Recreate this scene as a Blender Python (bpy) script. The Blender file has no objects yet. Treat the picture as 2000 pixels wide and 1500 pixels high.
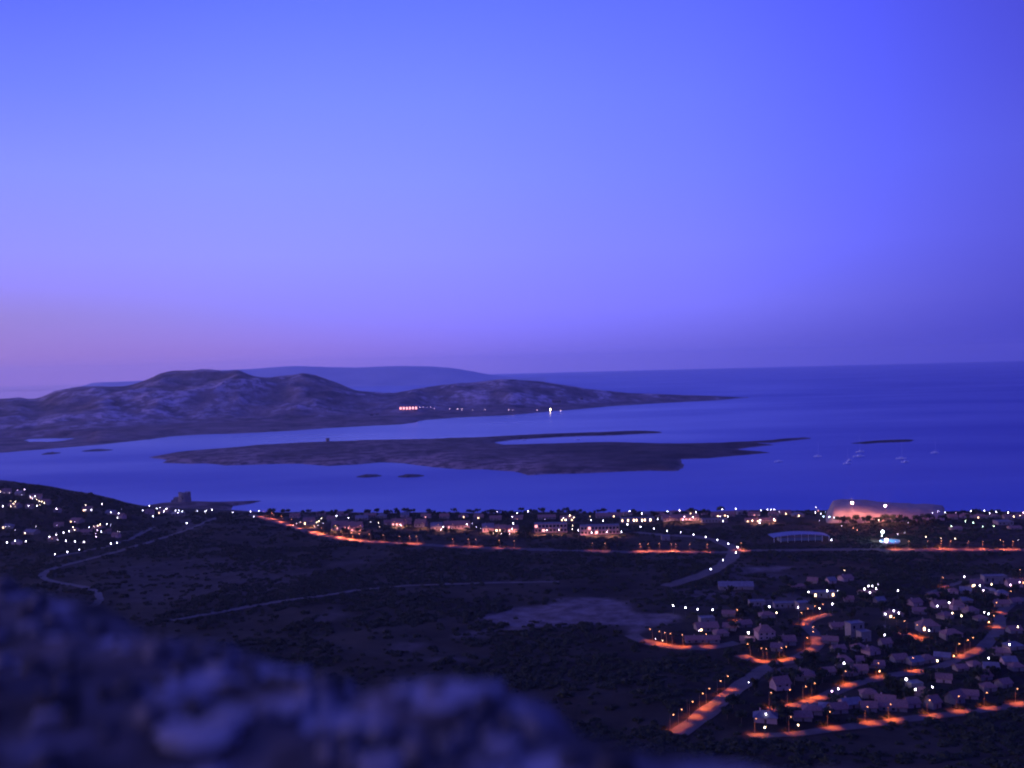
import bpy, math, random
import numpy as np
from mathutils import Matrix, Vector

S = bpy.context.scene
C = S.collection
R = math.radians
rnd = random.Random(11)

# ------------------------------------------------------------------ camera
H = 180.0                      # eye height above the sea, metres
PITCH, ROLL = math.atan(34/2000), math.atan(0.025)
Fv = np.array([0, math.cos(PITCH), -math.sin(PITCH)])
R0 = np.array([1.0, 0, 0]); U0 = np.array([0, math.sin(PITCH), math.cos(PITCH)])
Uv = U0*math.cos(ROLL) + R0*math.sin(ROLL)
Rv = R0*math.cos(ROLL) - U0*math.sin(ROLL)
cam = bpy.data.cameras.new('camera'); camo = bpy.data.objects.new('camera', cam); C.objects.link(camo)
camo.matrix_world = Matrix(((Rv[0], Uv[0], -Fv[0], 0), (Rv[1], Uv[1], -Fv[1], 0), (Rv[2], Uv[2], -Fv[2], H), (0, 0, 0, 1)))
cam.lens = 36; cam.sensor_width = 36; cam.clip_start = 0.05; cam.clip_end = 90000
cam.dof.use_dof = True; cam.dof.focus_distance = 12.0
cam.dof.aperture_fstop = 36/18.0            # an 18 mm wide opening
cam.dof.aperture_ratio = 1.8
S.camera = camo

# ------------------------------------------------------------------ world: dusk sky
W = bpy.data.worlds.new('World'); S.world = W; W.use_nodes = True
nt = W.node_tree; nt.nodes.clear(); NN = nt.nodes.new; LK = nt.links.new
def lin(c):
    return tuple((v/255/12.92 if v/255 <= 0.04045 else ((v/255+0.055)/1.055)**2.4) for v in c)
tc = NN('ShaderNodeTexCoord'); sp = NN('ShaderNodeSeparateXYZ'); LK(tc.outputs['Generated'], sp.inputs[0])
def math_(op, a, b=None, clamp=False):
    n = NN('ShaderNodeMath'); n.operation = op; n.use_clamp = clamp
    for i, v in enumerate((a, b)):
        if v is None: continue
        if isinstance(v, (int, float)): n.inputs[i].default_value = v
        else: LK(v, n.inputs[i])
    return n.outputs[0]
hyp = math_('SQRT', math_('ADD', math_('MULTIPLY', sp.outputs[0], sp.outputs[0]), math_('MULTIPLY', sp.outputs[1], sp.outputs[1])))
u = math_('DIVIDE', sp.outputs[0], math_('MAXIMUM', hyp, 1e-4))       # sine of the azimuth: -1 west (afterglow) ... +1 east
zz = math_('DIVIDE', math_('ADD', sp.outputs[2], 0.05), 1.05, True)
zs = [-0.05, 0.0, 0.02, 0.055, 0.11, 0.18, 0.25, 0.33, 0.55, 1.0]
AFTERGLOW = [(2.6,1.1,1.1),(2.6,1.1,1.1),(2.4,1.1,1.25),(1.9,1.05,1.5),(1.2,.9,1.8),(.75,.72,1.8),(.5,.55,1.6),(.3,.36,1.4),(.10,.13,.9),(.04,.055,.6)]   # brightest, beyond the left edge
SKY = [  # colours by elevation for five azimuths
 (-0.447, [(165,127,206),(165,127,206),(161,128,208),(156,136,218),(152,150,252),(138,149,255),(114,131,255),(92,108,254),(62,72,215),(52,62,215)]),
 (-0.23,  [(164,130,224),(164,130,224),(160,130,228),(150,142,244),(152,156,255),(142,155,255),(126,145,255),(104,125,255),(68,78,220),(52,62,215)]),
 (0.0,    [(132,118,234),(132,118,234),(136,124,238),(142,137,250),(142,146,255),(133,147,255),(121,140,255),(104,124,255),(68,76,220),(52,62,215)]),
 (0.24,   [(102,97,220),(102,97,220),(108,103,226),(122,120,240),(122,127,252),(112,124,255),(104,118,255),(93,106,252),(60,66,210),(52,62,215)]),
 (0.447,  [(66,66,190),(66,66,190),(68,68,194),(78,77,202),(84,85,214),(84,88,222),(76,78,216),(70,71,206),(50,54,180),(52,62,215)]),
]
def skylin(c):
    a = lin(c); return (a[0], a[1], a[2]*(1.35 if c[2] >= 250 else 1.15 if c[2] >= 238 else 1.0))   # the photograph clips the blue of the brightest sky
cols = []
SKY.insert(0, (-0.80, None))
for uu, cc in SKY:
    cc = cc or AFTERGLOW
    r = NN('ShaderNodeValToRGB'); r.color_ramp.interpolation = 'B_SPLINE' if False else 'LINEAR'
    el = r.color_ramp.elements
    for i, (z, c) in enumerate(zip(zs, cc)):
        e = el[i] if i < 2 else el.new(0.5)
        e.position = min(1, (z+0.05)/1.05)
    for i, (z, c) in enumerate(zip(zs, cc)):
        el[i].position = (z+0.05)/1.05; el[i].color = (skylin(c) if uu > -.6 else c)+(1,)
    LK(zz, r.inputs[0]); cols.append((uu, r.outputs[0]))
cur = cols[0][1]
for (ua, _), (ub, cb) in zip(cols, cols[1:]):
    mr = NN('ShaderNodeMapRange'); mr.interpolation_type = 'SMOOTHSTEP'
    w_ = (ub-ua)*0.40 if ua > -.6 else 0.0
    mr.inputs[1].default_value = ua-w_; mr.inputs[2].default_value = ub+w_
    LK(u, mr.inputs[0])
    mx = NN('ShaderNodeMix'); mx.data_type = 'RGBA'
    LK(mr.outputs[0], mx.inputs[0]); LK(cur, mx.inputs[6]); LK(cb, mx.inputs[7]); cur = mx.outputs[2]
nis = NN('ShaderNodeTexSky'); nis.sky_type = 'NISHITA'; nis.sun_disc = False
nis.sun_elevation = R(-3); nis.sun_rotation = R(-80); nis.altitude = 180
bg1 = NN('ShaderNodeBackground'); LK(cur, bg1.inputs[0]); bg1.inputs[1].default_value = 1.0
bg2 = NN('ShaderNodeBackground'); LK(nis.outputs[0], bg2.inputs[0]); bg2.inputs[1].default_value = 0.05
ad = NN('ShaderNodeAddShader'); LK(bg1.outputs[0], ad.inputs[0]); LK(bg2.outputs[0], ad.inputs[1])
wo = NN('ShaderNodeOutputWorld'); LK(ad.outputs[0], wo.inputs[0])
W.cycles.sampling_method = 'MANUAL'; W.cycles.sample_map_resolution = 512

# the last glow of the set sun, very weak and broad, from the west
sl = bpy.data.lights.new('sun', 'SUN'); sl.energy = 0.55; sl.angle = R(20); sl.color = (1.0, 0.62, 0.75)
so = bpy.data.objects.new('sun', sl); C.objects.link(so)
so.rotation_euler = Vector((math.cos(R(8)), 0.05, -math.sin(R(9)))).to_track_quat('-Z', 'Y').to_euler()

# ------------------------------------------------------------------ render settings
S.view_settings.view_transform = 'Standard'; S.view_settings.look = 'None'
S.view_settings.exposure = 0.0; S.view_settings.gamma = 1.0
cy = S.cycles
cy.use_denoising = True; cy.denoiser = 'OPENIMAGEDENOISE'
cy.max_bounces = 4; cy.diffuse_bounces = 2; cy.glossy_bounces = 2; cy.volume_bounces = 2; cy.transmission_bounces = 1
cy.sample_clamp_indirect = 2.0; cy.caustics_reflective = False; cy.caustics_refractive = False
cy.filter_width = 1.7

# ------------------------------------------------------------------ helpers
def tag(o, label=None, cat=None, group=None, kind=None):
    if label: o['label'] = label
    if cat: o['category'] = cat
    if group: o['group'] = group
    if kind: o['kind'] = kind
    return o
def link(o, parent=None):
    C.objects.link(o)
    if parent is not None: o.parent = parent
    return o
def mesh(name, v, f, m, smooth=False):
    me = bpy.data.meshes.new(name)
    me.from_pydata([tuple(map(float, p)) for p in v], [], [tuple(map(int, p)) for p in f])
    me.materials.append(m)
    if smooth: me.polygons.foreach_set('use_smooth', [True]*len(me.polygons))
    me.update(); return me
def ob(name, me, parent=None, loc=(0, 0, 0), rz=0, sc=(1, 1, 1)):
    o = bpy.data.objects.new(name, me); o.location = loc; o.rotation_euler = (0, 0, rz); o.scale = sc
    return link(o, parent)
def empty(name, loc, rz=0):
    o = bpy.data.objects.new(name, None); o.location = loc; o.rotation_euler = (0, 0, rz); o.empty_display_size = 1
    return link(o)
class MB:
    def __init__(s): s.v = []; s.f = []
    def add(s, v, f):
        k = len(s.v); s.v += [tuple(p) for p in v]; s.f += [tuple(i+k for i in q) for q in f]; return s
    def box(s, x0, y0, z0, x1, y1, z1):
        return s.add([(x0,y0,z0),(x1,y0,z0),(x1,y1,z0),(x0,y1,z0),(x0,y0,z1),(x1,y0,z1),(x1,y1,z1),(x0,y1,z1)],
                     [(0,3,2,1),(4,5,6,7),(0,1,5,4),(1,2,6,5),(2,3,7,6),(3,0,4,7)])
    def ring(s, prof, n=10, cx=0, cy=0, cap=True):          # lathe of (radius, z)
        v = []; f = []
        for r_, z in prof:
            for i in range(n):
                a = 2*math.pi*i/n; v.append((cx+r_*math.cos(a), cy+r_*math.sin(a), z))
        for j in range(len(prof)-1):
            for i in range(n):
                f.append((j*n+i, j*n+(i+1) % n, (j+1)*n+(i+1) % n, (j+1)*n+i))
        if cap: f.append(tuple(range(n-1, -1, -1))); f.append(tuple((len(prof)-1)*n+i for i in range(n)))
        return s.add(v, f)
    def tube(s, p, q, r0, r1, n=6):
        p = Vector(p); q = Vector(q); d = (q-p).normalized()
        a = d.orthogonal().normalized(); b = d.cross(a)
        v = []
        for c_, r_ in ((p, r0), (q, r1)):
            for i in range(n):
                t = 2*math.pi*i/n; v.append(c_+a*(r_*math.cos(t))+b*(r_*math.sin(t)))
        f = [(i, (i+1) % n, n+(i+1) % n, n+i) for i in range(n)]+[tuple(range(n-1, -1, -1)), tuple(range(n, 2*n))]
        return s.add(v, f)
    def mesh(s, name, m, smooth=False): return mesh(name, s.v, s.f, m, smooth)
    def build(s, name, m, parent=None, loc=(0,0,0), rz=0, smooth=False): return ob(name, s.mesh(name, m, smooth), parent, loc, rz)

# numpy value noise -------------------------------------------------
def _h(ix, iy, seed):
    n = (ix.astype(np.int64)*374761393 + iy.astype(np.int64)*668265263 + seed*1442695041) & 0xffffffff
    n = ((n ^ (n >> 13))*1274126177) & 0xffffffff
    n = n ^ (n >> 16)
    return (n & 0xffff)/65535.0
def vn(x, y, seed=0):
    x = np.asarray(x, float); y = np.asarray(y, float)
    ix = np.floor(x); iy = np.floor(y); fx = x-ix; fy = y-iy
    fx = fx*fx*fx*(fx*(fx*6-15)+10); fy = fy*fy*fy*(fy*(fy*6-15)+10)
    a = _h(ix, iy, seed); b = _h(ix+1, iy, seed); c = _h(ix, iy+1, seed); d = _h(ix+1, iy+1, seed)
    return (a+(b-a)*fx)+((c+(d-c)*fx)-(a+(b-a)*fx))*fy
def fbm(x, y, seed=0, o=4):
    t = 0; a = 0.5; s = 0
    for i in range(o):
        t = t+a*vn(x*2**i+13*i, y*2**i-7*i, seed+i); s += a; a *= 0.5
    return t/s*2-1
def ridged(x, y, seed=0, o=4):
    t = 0; a = 0.5; s = 0
    for i in range(o):
        t = t+a*(1-abs(vn(x*2**i+5*i, y*2**i+9*i, seed+i)*2-1)); s += a; a *= 0.5
    return t/s
def sstep(a, b, x):
    t = np.clip((x-a)/(b-a), 0, 1); return t*t*(3-2*t)

# pixel of the 2000 x 1500 photograph -> ray / point -----------------
def ray(px, py):
    d = Rv*((px-1000)/2000)+Uv*(-(py-750)/2000)+Fv
    return d/d[1]                                    # scaled so that y is the depth
def sea(px, py):
    d = ray(px, py); k = -H/d[2]; return np.array([d[0]*k, k])
def proj(p):
    q = np.array([p[0], p[1], p[2]-H]); w = q@Fv
    return 1000+2000*(q@Rv)/w, 750-2000*(q@Uv)/w
def yhor(px): return 716-0.025*(px-1000)

# ------------------------------------------------------------------ materials
def newmat(name):
    m = bpy.data.materials.new(name); m.use_nodes = True
    return m, m.node_tree.nodes, m.node_tree.links, m.node_tree.nodes['Principled BSDF']
def mat(name, c1, c2=None, scale=1.0, rough=0.85, detail=4, bump=0.0, spec=0.3, metal=0.0, lo=0.35, hi=0.65):
    m, n, l, p = newmat(name)
    p.inputs['Roughness'].default_value = rough; p.inputs['Metallic'].default_value = metal
    p.inputs['Specular IOR Level'].default_value = spec
    p.inputs['Base Color'].default_value = tuple(c1)+(1,)
    if c2 is not None:
        t = n.new('ShaderNodeTexCoord'); x = n.new('ShaderNodeTexNoise'); x.inputs['Scale'].default_value = scale; x.inputs['Detail'].default_value = detail
        x.inputs['Roughness'].default_value = 0.62
        l.new(t.outputs['Object'], x.inputs['Vector'])
        r = n.new('ShaderNodeValToRGB'); r.color_ramp.elements[0].position = lo; r.color_ramp.elements[1].position = hi
        r.color_ramp.elements[0].color = tuple(c1)+(1,); r.color_ramp.elements[1].color = tuple(c2)+(1,)
        l.new(x.outputs['Fac'], r.inputs[0]); l.new(r.outputs[0], p.inputs['Base Color'])
        if bump:
            b = n.new('ShaderNodeBump'); b.inputs['Strength'].default_value = 0.6; b.inputs['Distance'].default_value = bump
            l.new(x.outputs['Fac'], b.inputs['Height']); l.new(b.outputs[0], p.inputs['Normal'])
    return m
def emit(name, c, s):
    m, n, l, p = newmat(name)
    p.inputs['Base Color'].default_value = (0.8, 0.8, 0.8, 1)
    p.inputs['Emission Color'].default_value = tuple(c)+(1,); p.inputs['Emission Strength'].default_value = s
    return m
GLOW = {'w': emit('lamp_glow_white', (0.95, 0.86, 1.0), 30), 'y': emit('lamp_glow_warm', (1.0, 0.72, 0.42), 24),
        'o': emit('lamp_glow_orange', (1.0, 0.40, 0.14), 14), 'g': emit('lamp_glow_green', (0.75, 1.0, 0.62), 18),
        'p': emit('lamp_glow_pink', (1.0, 0.62, 0.95), 18), 'b': emit('lamp_glow_blue', (0.62, 0.82, 1.0), 24),
        'P': emit('floodlight_glow_pink', (1.0, 0.66, 0.78), 60), 'G': emit('floodlight_glow_white', (0.72, 0.95, 1.0), 70)}
M = dict(
 metal=mat('painted_pole_metal', (0.12, 0.12, 0.13), rough=0.5, metal=0.5),
 asphalt=mat('asphalt', (0.075, 0.060, 0.046), (0.125, 0.103, 0.082), 0.15, 0.9),
 darkasphalt=mat('old_dark_asphalt', (0.045, 0.04, 0.04), (0.08, 0.072, 0.07), 0.15, 0.9),
 dirt=mat('dirt_track', (0.10, 0.085, 0.07), (0.15, 0.13, 0.105), 0.12, 0.95),
 plaster=mat('whitewashed_plaster', (0.20, 0.165, 0.15), (0.28, 0.235, 0.215), 0.6, 0.9),
 pink=mat('pink_plaster', (0.42, 0.27, 0.25), (0.52, 0.34, 0.31), 0.5, 0.9),
 ochre=mat('ochre_plaster', (0.24, 0.18, 0.15), (0.32, 0.25, 0.21), 0.5, 0.9),
 tile=mat('terracotta_tiles', (0.20, 0.10, 0.075), (0.32, 0.17, 0.13), 1.5, 0.85),
 flatroof=mat('pale_flat_roofing', (0.14, 0.13, 0.135), (0.20, 0.19, 0.195), 0.4, 0.8),
 glass=mat('dark_window_glass', (0.02, 0.022, 0.03), rough=0.1, spec=0.5),
 wood=mat('dark_timber', (0.10, 0.06, 0.04), (0.16, 0.10, 0.07), 3, 0.8),
 bark=mat('bark', (0.07, 0.05, 0.04), (0.13, 0.10, 0.08), 4, 0.9),
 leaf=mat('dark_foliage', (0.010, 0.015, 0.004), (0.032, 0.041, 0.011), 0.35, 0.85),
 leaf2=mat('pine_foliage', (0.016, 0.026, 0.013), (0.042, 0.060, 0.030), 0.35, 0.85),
 white=mat('white_gelcoat', (0.9, 0.9, 0.9), rough=0.3, spec=0.5),
 stone=mat('tower_stone', (0.20, 0.16, 0.14), (0.34, 0.28, 0.25), 0.35, 0.95, bump=0.3),
 skerry=mat('wet_dark_rock', (0.05, 0.042, 0.04), (0.11, 0.09, 0.085), 0.08, 0.8),
 sand=mat('pale_sand', (0.26, 0.19, 0.15), (0.36, 0.27, 0.21), 0.06, 0.95, bump=0.4),
 canvas=mat('pale_blue_canvas', (0.14, 0.18, 0.28), (0.18, 0.23, 0.33), 0.3, 0.8),
 tilepool=mat('white_pool_coping', (0.62, 0.62, 0.60), rough=0.6),
 litwin=emit('lit_window_warm', (1.0, 0.60, 0.30), 7), litpink=emit('lit_window_pink', (1.0, 0.34, 0.26), 2.6),
)
mw, n_, l_, p_ = newmat('turquoise_pool_water')
p_.inputs['Base Color'].default_value = (0.08, 0.28, 0.34, 1); p_.inputs['Roughness'].default_value = 0.05
p_.inputs['Emission Color'].default_value = (0.25, 0.85, 0.9, 1); p_.inputs['Emission Strength'].default_value = 0.16   # faint glow put into the water; the floodlight lights the pool
M['pool'] = mw

# ------------------------------------------------------------------ mainland heightfield
GX0, GX1, GY0, GY1, GS = -1000.0, 1000.0, -300.0, 1580.0, 4.0
gx = np.arange(GX0, GX1+.1, GS); gy = np.arange(GY0, GY1+.1, GS)
SHORE = [(-500, 970), (0, 985), (240, 991), (330, 993), (430, 996), (510, 1000), (650, 1000), (800, 1001), (1000, 1001), (1250, 1000), (1400, 998), (1500, 997),
         (1600, 996), (1830, 999), (2000, 998), (2600, 990)]
_sp = np.array([sea(*p) for p in SHORE]); _st = _sp[:, 0]/_sp[:, 1]
def shoreY(t): return np.interp(t, _st, _sp[:, 1])+4*np.sin(t*60)
def land_z(X, Y):
    Yc = np.maximum(Y, 60.0); t = X/Yc
    s = shoreY(t)-Y
    z = np.interp(s, [-300, -40, 0, 14, 60, 300, 600, 900], [-9, -3, 0, 2.2, 4.5, 7, 14, 22])
    px = 1000+2000*t
    hz = np.interp(px, [-500, 0, 100, 180, 240, 300, 420], [74, 47, 37, 26, 14, 5, 0])
    sg = np.where(Y < 1285, 215.0, 80.0)
    z = z+hz*np.exp(-((Y-1285)/sg)**2)
    dome = np.exp(-((px-420)/90)**2)*np.exp(-((Y-1120)/120)**2)*5      # the dark rise before the tower
    z = z+dome
    Rr = np.sqrt(Y*Y+(0.35*X)**2)
    hill = np.interp(Rr, [0, 3, 30, 100, 200, 300, 400, 500, 700], [178.6, 177.5, 163, 128, 84, 46, 24, -10, -80])
    z = np.where(Y > -1e9, np.maximum(z, hill)+np.where(abs(z-hill) < 12, (12-abs(z-hill))**2/48, 0), z)
    amp = np.clip(s/120, 0, 1)*np.clip((Rr-20)/100, 0, 1)
    z = z+amp*(fbm(X/95, Y/95, 3)*2.6+fbm(X/22, Y/22, 8, 3)*0.7)
    return z
GXX, GYY = np.meshgrid(gx, gy)
GZ = land_z(GXX, GYY)
def gz(X, Y):
    fx = np.clip((np.asarray(X, float)-GX0)/GS, 0, len(gx)-1.001); fy = np.clip((np.asarray(Y, float)-GY0)/GS, 0, len(gy)-1.001)
    i = fx.astype(int); j = fy.astype(int); a = fx-i; b = fy-j
    return (GZ[j, i]*(1-a)+GZ[j, i+1]*a)*(1-b)+(GZ[j+1, i]*(1-a)+GZ[j+1, i+1]*a)*b
_YS = np.arange(250, 1575, 1.0)
def G(px, py, h=0.0):
    """ground point under a lamp head (or base) seen at a pixel: (x, y, ground z, height of the ray above the ground)"""
    d = ray(px, py); X = d[0]*_YS; Z = H+d[2]*_YS; g = gz(X, _YS)
    lim = shoreY(X/_YS)-9
    k = np.nonzero((Z <= g+h) | (_YS >= lim))[0]
    k = k[0] if len(k) else len(_YS)-1
    return X[k], _YS[k], float(g[k]), float(Z[k]-g[k])
def pip(X, Y, poly):
    X = np.asarray(X, float); ins = np.zeros(X.shape, bool); n = len(poly); j = n-1
    for i in range(n):
        xi, yi = poly[i][0], poly[i][1]; xj, yj = poly[j][0], poly[j][1]
        if yi != yj: ins ^= ((yi > Y) != (yj > Y)) & (X < (xj-xi)*(Y-yi)/(yj-yi)+xi)
        j = i
    return ins
def sdist(X, Y, poly):
    X = np.asarray(X, float); best = np.full(X.shape, 1e18); n = len(poly)
    for i in range(n):
        ax, ay = poly[i][:2]; bx, by = poly[(i+1) % n][:2]; dx, dy = bx-ax, by-ay; L = dx*dx+dy*dy+1e-9
        t = np.clip(((X-ax)*dx+(Y-ay)*dy)/L, 0, 1)
        best = np.minimum(best, (X-ax-t*dx)**2+(Y-ay-t*dy)**2)
    return np.where(pip(X, Y, poly), 1, -1)*np.sqrt(best)
def gpoly(pts): return [G(*p)[:2] for p in pts]

# bare, stony ground (building plots, cleared earth): its own shape, kept as a mask on the ground
BARE = [
 ([(935,1206),(1000,1188),(1060,1184),(1110,1170),(1180,1168),(1225,1176),(1250,1196),(1300,1200),(1345,1206),(1330,1216),(1260,1226),(1242,1246),(1228,1240),(1210,1224),(1130,1222),(1060,1229),(1000,1227)], 1.0),
 ([(860,1246),(920,1232),(1010,1222),(1080,1227),(1000,1234),(900,1243)], .7),
 ([(1460,1108),(1520,1104),(1560,1108),(1520,1116),(1465,1118)], .8), ([(1420,1095),(1470,1104),(1470,1130),(1440,1140),(1415,1120)], .35),
 ([(1350,1160),(1405,1158),(1400,1168),(1350,1168)], .5), ([(1290,1150),(1340,1146),(1400,1155),(1470,1158),(1420,1170),(1330,1162)], .4),
 ([(1460,1170),(1550,1160),(1590,1172),(1540,1190),(1470,1195)], .5), ([(1500,1120),(1560,1122),(1540,1132),(1490,1130)], .45),
 ([(640,1100),(720,1092),(730,1102),(650,1108)], .25), ([(200,1110),(330,1095),(520,1085),(620,1110),(560,1150),(400,1170),(240,1180)], .20),
 ([(612,1215),(650,1185),(670,1200),(640,1225)], .3), ([(740,1270),(790,1255),(830,1258),(800,1275)], .4), ([(830,1288),(900,1282),(905,1290),(840,1294)], .35),
 ([(1470,1312),(1540,1300),(1600,1280),(1600,1300),(1540,1320),(1480,1330)], .6), ([(1880,1100),(1985,1090),(2000,1100),(1900,1108)], .2),
 ([(330,1018),(400,1008),(430,1012),(400,1030),(340,1040)], .35), ([(560,1006),(620,1002),(640,1010),(580,1014)], .4),
]
bare = np.zeros(GXX.shape)
for pts, k in BARE:
    po = gpoly(pts); sd = sdist(GXX, GYY, po)
    bare = np.maximum(bare, k*sstep(-5, 7, sd+fbm(GXX/16, GYY/16, 21, 3)*9))
s_all = shoreY(GXX/np.maximum(GYY, 60))-GYY
beach = sstep(26, 6, s_all)*(s_all > -60)*(GYY > 600)
def grid_mesh(name, XX, YY, ZZ, m, attrs=(), keep=None):
    ny, nx = XX.shape; me = bpy.data.meshes.new(name)
    v = np.stack([XX, YY, ZZ], -1).reshape(-1, 3)
    idx = np.arange(nx*ny).reshape(ny, nx)
    f = np.stack([idx[:-1, :-1], idx[:-1, 1:], idx[1:, 1:], idx[1:, :-1]], -1).reshape(-1, 4)
    if keep is not None:
        kk = (keep[:-1, :-1] | keep[:-1, 1:] | keep[1:, 1:] | keep[1:, :-1]).reshape(-1); f = f[kk]
        used = np.zeros(len(v), bool); used[f.reshape(-1)] = True; mp = np.cumsum(used)-1; v = v[used]; f = mp[f]
        attrs = [(a, d.reshape(-1)[used]) for a, d in attrs]
    me.vertices.add(len(v)); me.vertices.foreach_set('co', v.astype(np.float32).reshape(-1))
    me.loops.add(f.size); me.loops.foreach_set('vertex_index', f.astype(np.int32).reshape(-1))
    me.polygons.add(len(f)); me.polygons.foreach_set('loop_start', np.arange(0, f.size, 4, dtype=np.int32))
    me.polygons.foreach_set('use_smooth', np.ones(len(f), bool))
    me.update(calc_edges=True)
    for a, d in attrs:
        at = me.attributes.new(a, 'FLOAT', 'POINT'); at.data.foreach_set('value', np.asarray(d, np.float32).reshape(-1))
    me.materials.append(m); return me
# ground material: dark scrubland soil, bare plots, sand by the water
mg, n, l, p = newmat('scrubland_soil')
p.inputs['Roughness'].default_value = 0.95; p.inputs['Specular IOR Level'].default_value = 0.1
t = n.new('ShaderNodeTexCoord')
def noise(scale, detail=4, rough=.6):
    x = n.new('ShaderNodeTexNoise'); x.inputs['Scale'].default_value = scale; x.inputs['Detail'].default_value = detail; x.inputs['Roughness'].default_value = rough
    l.new(t.outputs['Object'], x.inputs['Vector']); return x.outputs['Fac']
def ramp(fac, a, b, pa=.35, pb=.65):
    r = n.new('ShaderNodeValToRGB'); e = r.color_ramp.elements; e[0].position = pa; e[1].position = pb; e[0].color = a+(1,); e[1].color = b+(1,)
    l.new(fac, r.inputs[0]); return r.outputs[0]
def mixc(f, a, b):
    x = n.new('ShaderNodeMix'); x.data_type = 'RGBA'; l.new(f, x.inputs[0]); l.new(a, x.inputs[6]); l.new(b, x.inputs[7]); return x.outputs[2]
def attr(a):
    x = n.new('ShaderNodeAttribute'); x.attribute_name = a; return x.outputs['Fac']
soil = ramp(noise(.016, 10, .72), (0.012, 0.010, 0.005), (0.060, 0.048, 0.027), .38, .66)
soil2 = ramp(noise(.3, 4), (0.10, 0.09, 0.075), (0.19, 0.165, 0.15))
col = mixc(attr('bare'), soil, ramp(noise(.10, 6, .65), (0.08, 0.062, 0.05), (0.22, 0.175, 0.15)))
col = mixc(attr('beach'), col, ramp(noise(.2), (0.42, 0.38, 0.34), (0.55, 0.5, 0.45)))
l.new(col, p.inputs['Base Color'])
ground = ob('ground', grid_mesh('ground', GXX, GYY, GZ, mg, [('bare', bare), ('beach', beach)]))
tag(ground, 'dark scrub covered coastal land with bare pale plots falling to the shore', 'ground', kind='structure')

# ------------------------------------------------------------------ sea
ms, n, l, p = newmat('sea_water')
p.inputs['Base Color'].default_value = (0.078, 0.112, 0.39, 1); p.inputs['IOR'].default_value = 1.33
t = n.new('ShaderNodeTexCoord'); mp = n.new('ShaderNodeMapping'); mp.inputs['Scale'].default_value = (0.0009, 0.0022, 0.001)
l.new(t.outputs['Object'], mp.inputs[0])
x = n.new('ShaderNodeTexNoise'); x.inputs['Scale'].default_value = 1.0; x.inputs['Detail'].default_value = 5; l.new(mp.outputs[0], x.inputs['Vector'])
r = n.new('ShaderNodeMapRange'); r.inputs[1].default_value = .38; r.inputs[2].default_value = .62; r.inputs[3].default_value = 0.38; r.inputs[4].default_value = 0.52
l.new(x.outputs['Fac'], r.inputs[0])
sx = n.new('ShaderNodeSeparateXYZ'); l.new(t.outputs['Object'], sx.inputs[0])          # the lee water in the west lies calm
cm_ = n.new('ShaderNodeMapRange'); cm_.inputs[1].default_value = -4200; cm_.inputs[2].default_value = -2000; cm_.inputs[3].default_value = .15; cm_.inputs[4].default_value = 1; l.new(sx.outputs[0], cm_.inputs[0])
ml_ = n.new('ShaderNodeMath'); ml_.operation = 'MULTIPLY'; l.new(r.outputs[0], ml_.inputs[0]); l.new(cm_.outputs[0], ml_.inputs[1])
st_ = n.new('ShaderNodeValToRGB'); st_.color_ramp.interpolation = 'EASE'                     # sheltered strait between the islands is smoother
for i_, (po_, va_) in enumerate([(0.0, 1.0), (.25, 1.0), (.36, .62), (.55, .62), (.75, 1.0)]):
    e_ = st_.color_ramp.elements[i_] if i_ < 2 else st_.color_ramp.elements.new(po_)
    e_.position = po_; e_.color = (va_, va_, va_, 1)
dv_ = n.new('ShaderNodeMath'); dv_.operation = 'DIVIDE'; dv_.inputs[1].default_value = 8000; l.new(sx.outputs[1], dv_.inputs[0]); l.new(dv_.outputs[0], st_.inputs[0])
gx_ = n.new('ShaderNodeMapRange'); gx_.inputs[1].default_value = 0; gx_.inputs[2].default_value = 1500; l.new(sx.outputs[0], gx_.inputs[0])
mg_ = n.new('ShaderNodeMix'); mg_.inputs[3].default_value = 1.0; l.new(gx_.outputs[0], mg_.inputs[0]); l.new(st_.outputs[0], mg_.inputs[2])
m4_ = n.new('ShaderNodeMath'); m4_.operation = 'MULTIPLY'; l.new(ml_.outputs[0], m4_.inputs[0]); l.new(mg_.outputs[0], m4_.inputs[1]); l.new(m4_.outputs[0], p.inputs['Roughness'])
sh_ = n.new('ShaderNodeMapRange'); sh_.inputs[1].default_value = 1250; sh_.inputs[2].default_value = 1650; sh_.inputs[3].default_value = 1; sh_.inputs[4].default_value = 0; l.new(sx.outputs[1], sh_.inputs[0])
mb_ = n.new('ShaderNodeMix'); mb_.data_type = 'RGBA'; mb_.inputs[6].default_value = (0.078, 0.112, 0.39, 1); mb_.inputs[7].default_value = (0.085, 0.15, 0.46, 1)   # paler shallows off the beach
l.new(sh_.outputs[0], mb_.inputs[0]); l.new(mb_.outputs[2], p.inputs['Base Color'])
x2 = n.new('ShaderNodeTexNoise'); x2.inputs['Scale'].default_value = 0.12; x2.inputs['Detail'].default_value = 3; l.new(t.outputs['Object'], x2.inputs['Vector'])
b = n.new('ShaderNodeBump'); b.inputs['Distance'].default_value = 1.0; ms_ = n.new('ShaderNodeMath'); ms_.operation = 'MULTIPLY'; ms_.inputs[1].default_value = .25; l.new(cm_.outputs[0], ms_.inputs[0]); l.new(ms_.outputs[0], b.inputs['Strength'])
l.new(x2.outputs['Fac'], b.inputs['Height']); l.new(b.outputs[0], p.inputs['Normal'])
xs = [-22000, -8000, -3000, -1000, 1000, 3000, 8000, 22000]; ys = [-3000, 0, 1000, 2500, 5000, 10000, 26000]
v = [(a, c, 0) for c in ys for a in xs]; nx = len(xs)
f = [(j*nx+i, j*nx+i+1, (j+1)*nx+i+1, (j+1)*nx+i) for j in range(len(ys)-1) for i in range(nx-1)]
tag(ob('sea', mesh('sea', v, f, ms)), 'calm blue violet sea reaching to the horizon', 'sea', kind='structure')

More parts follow.
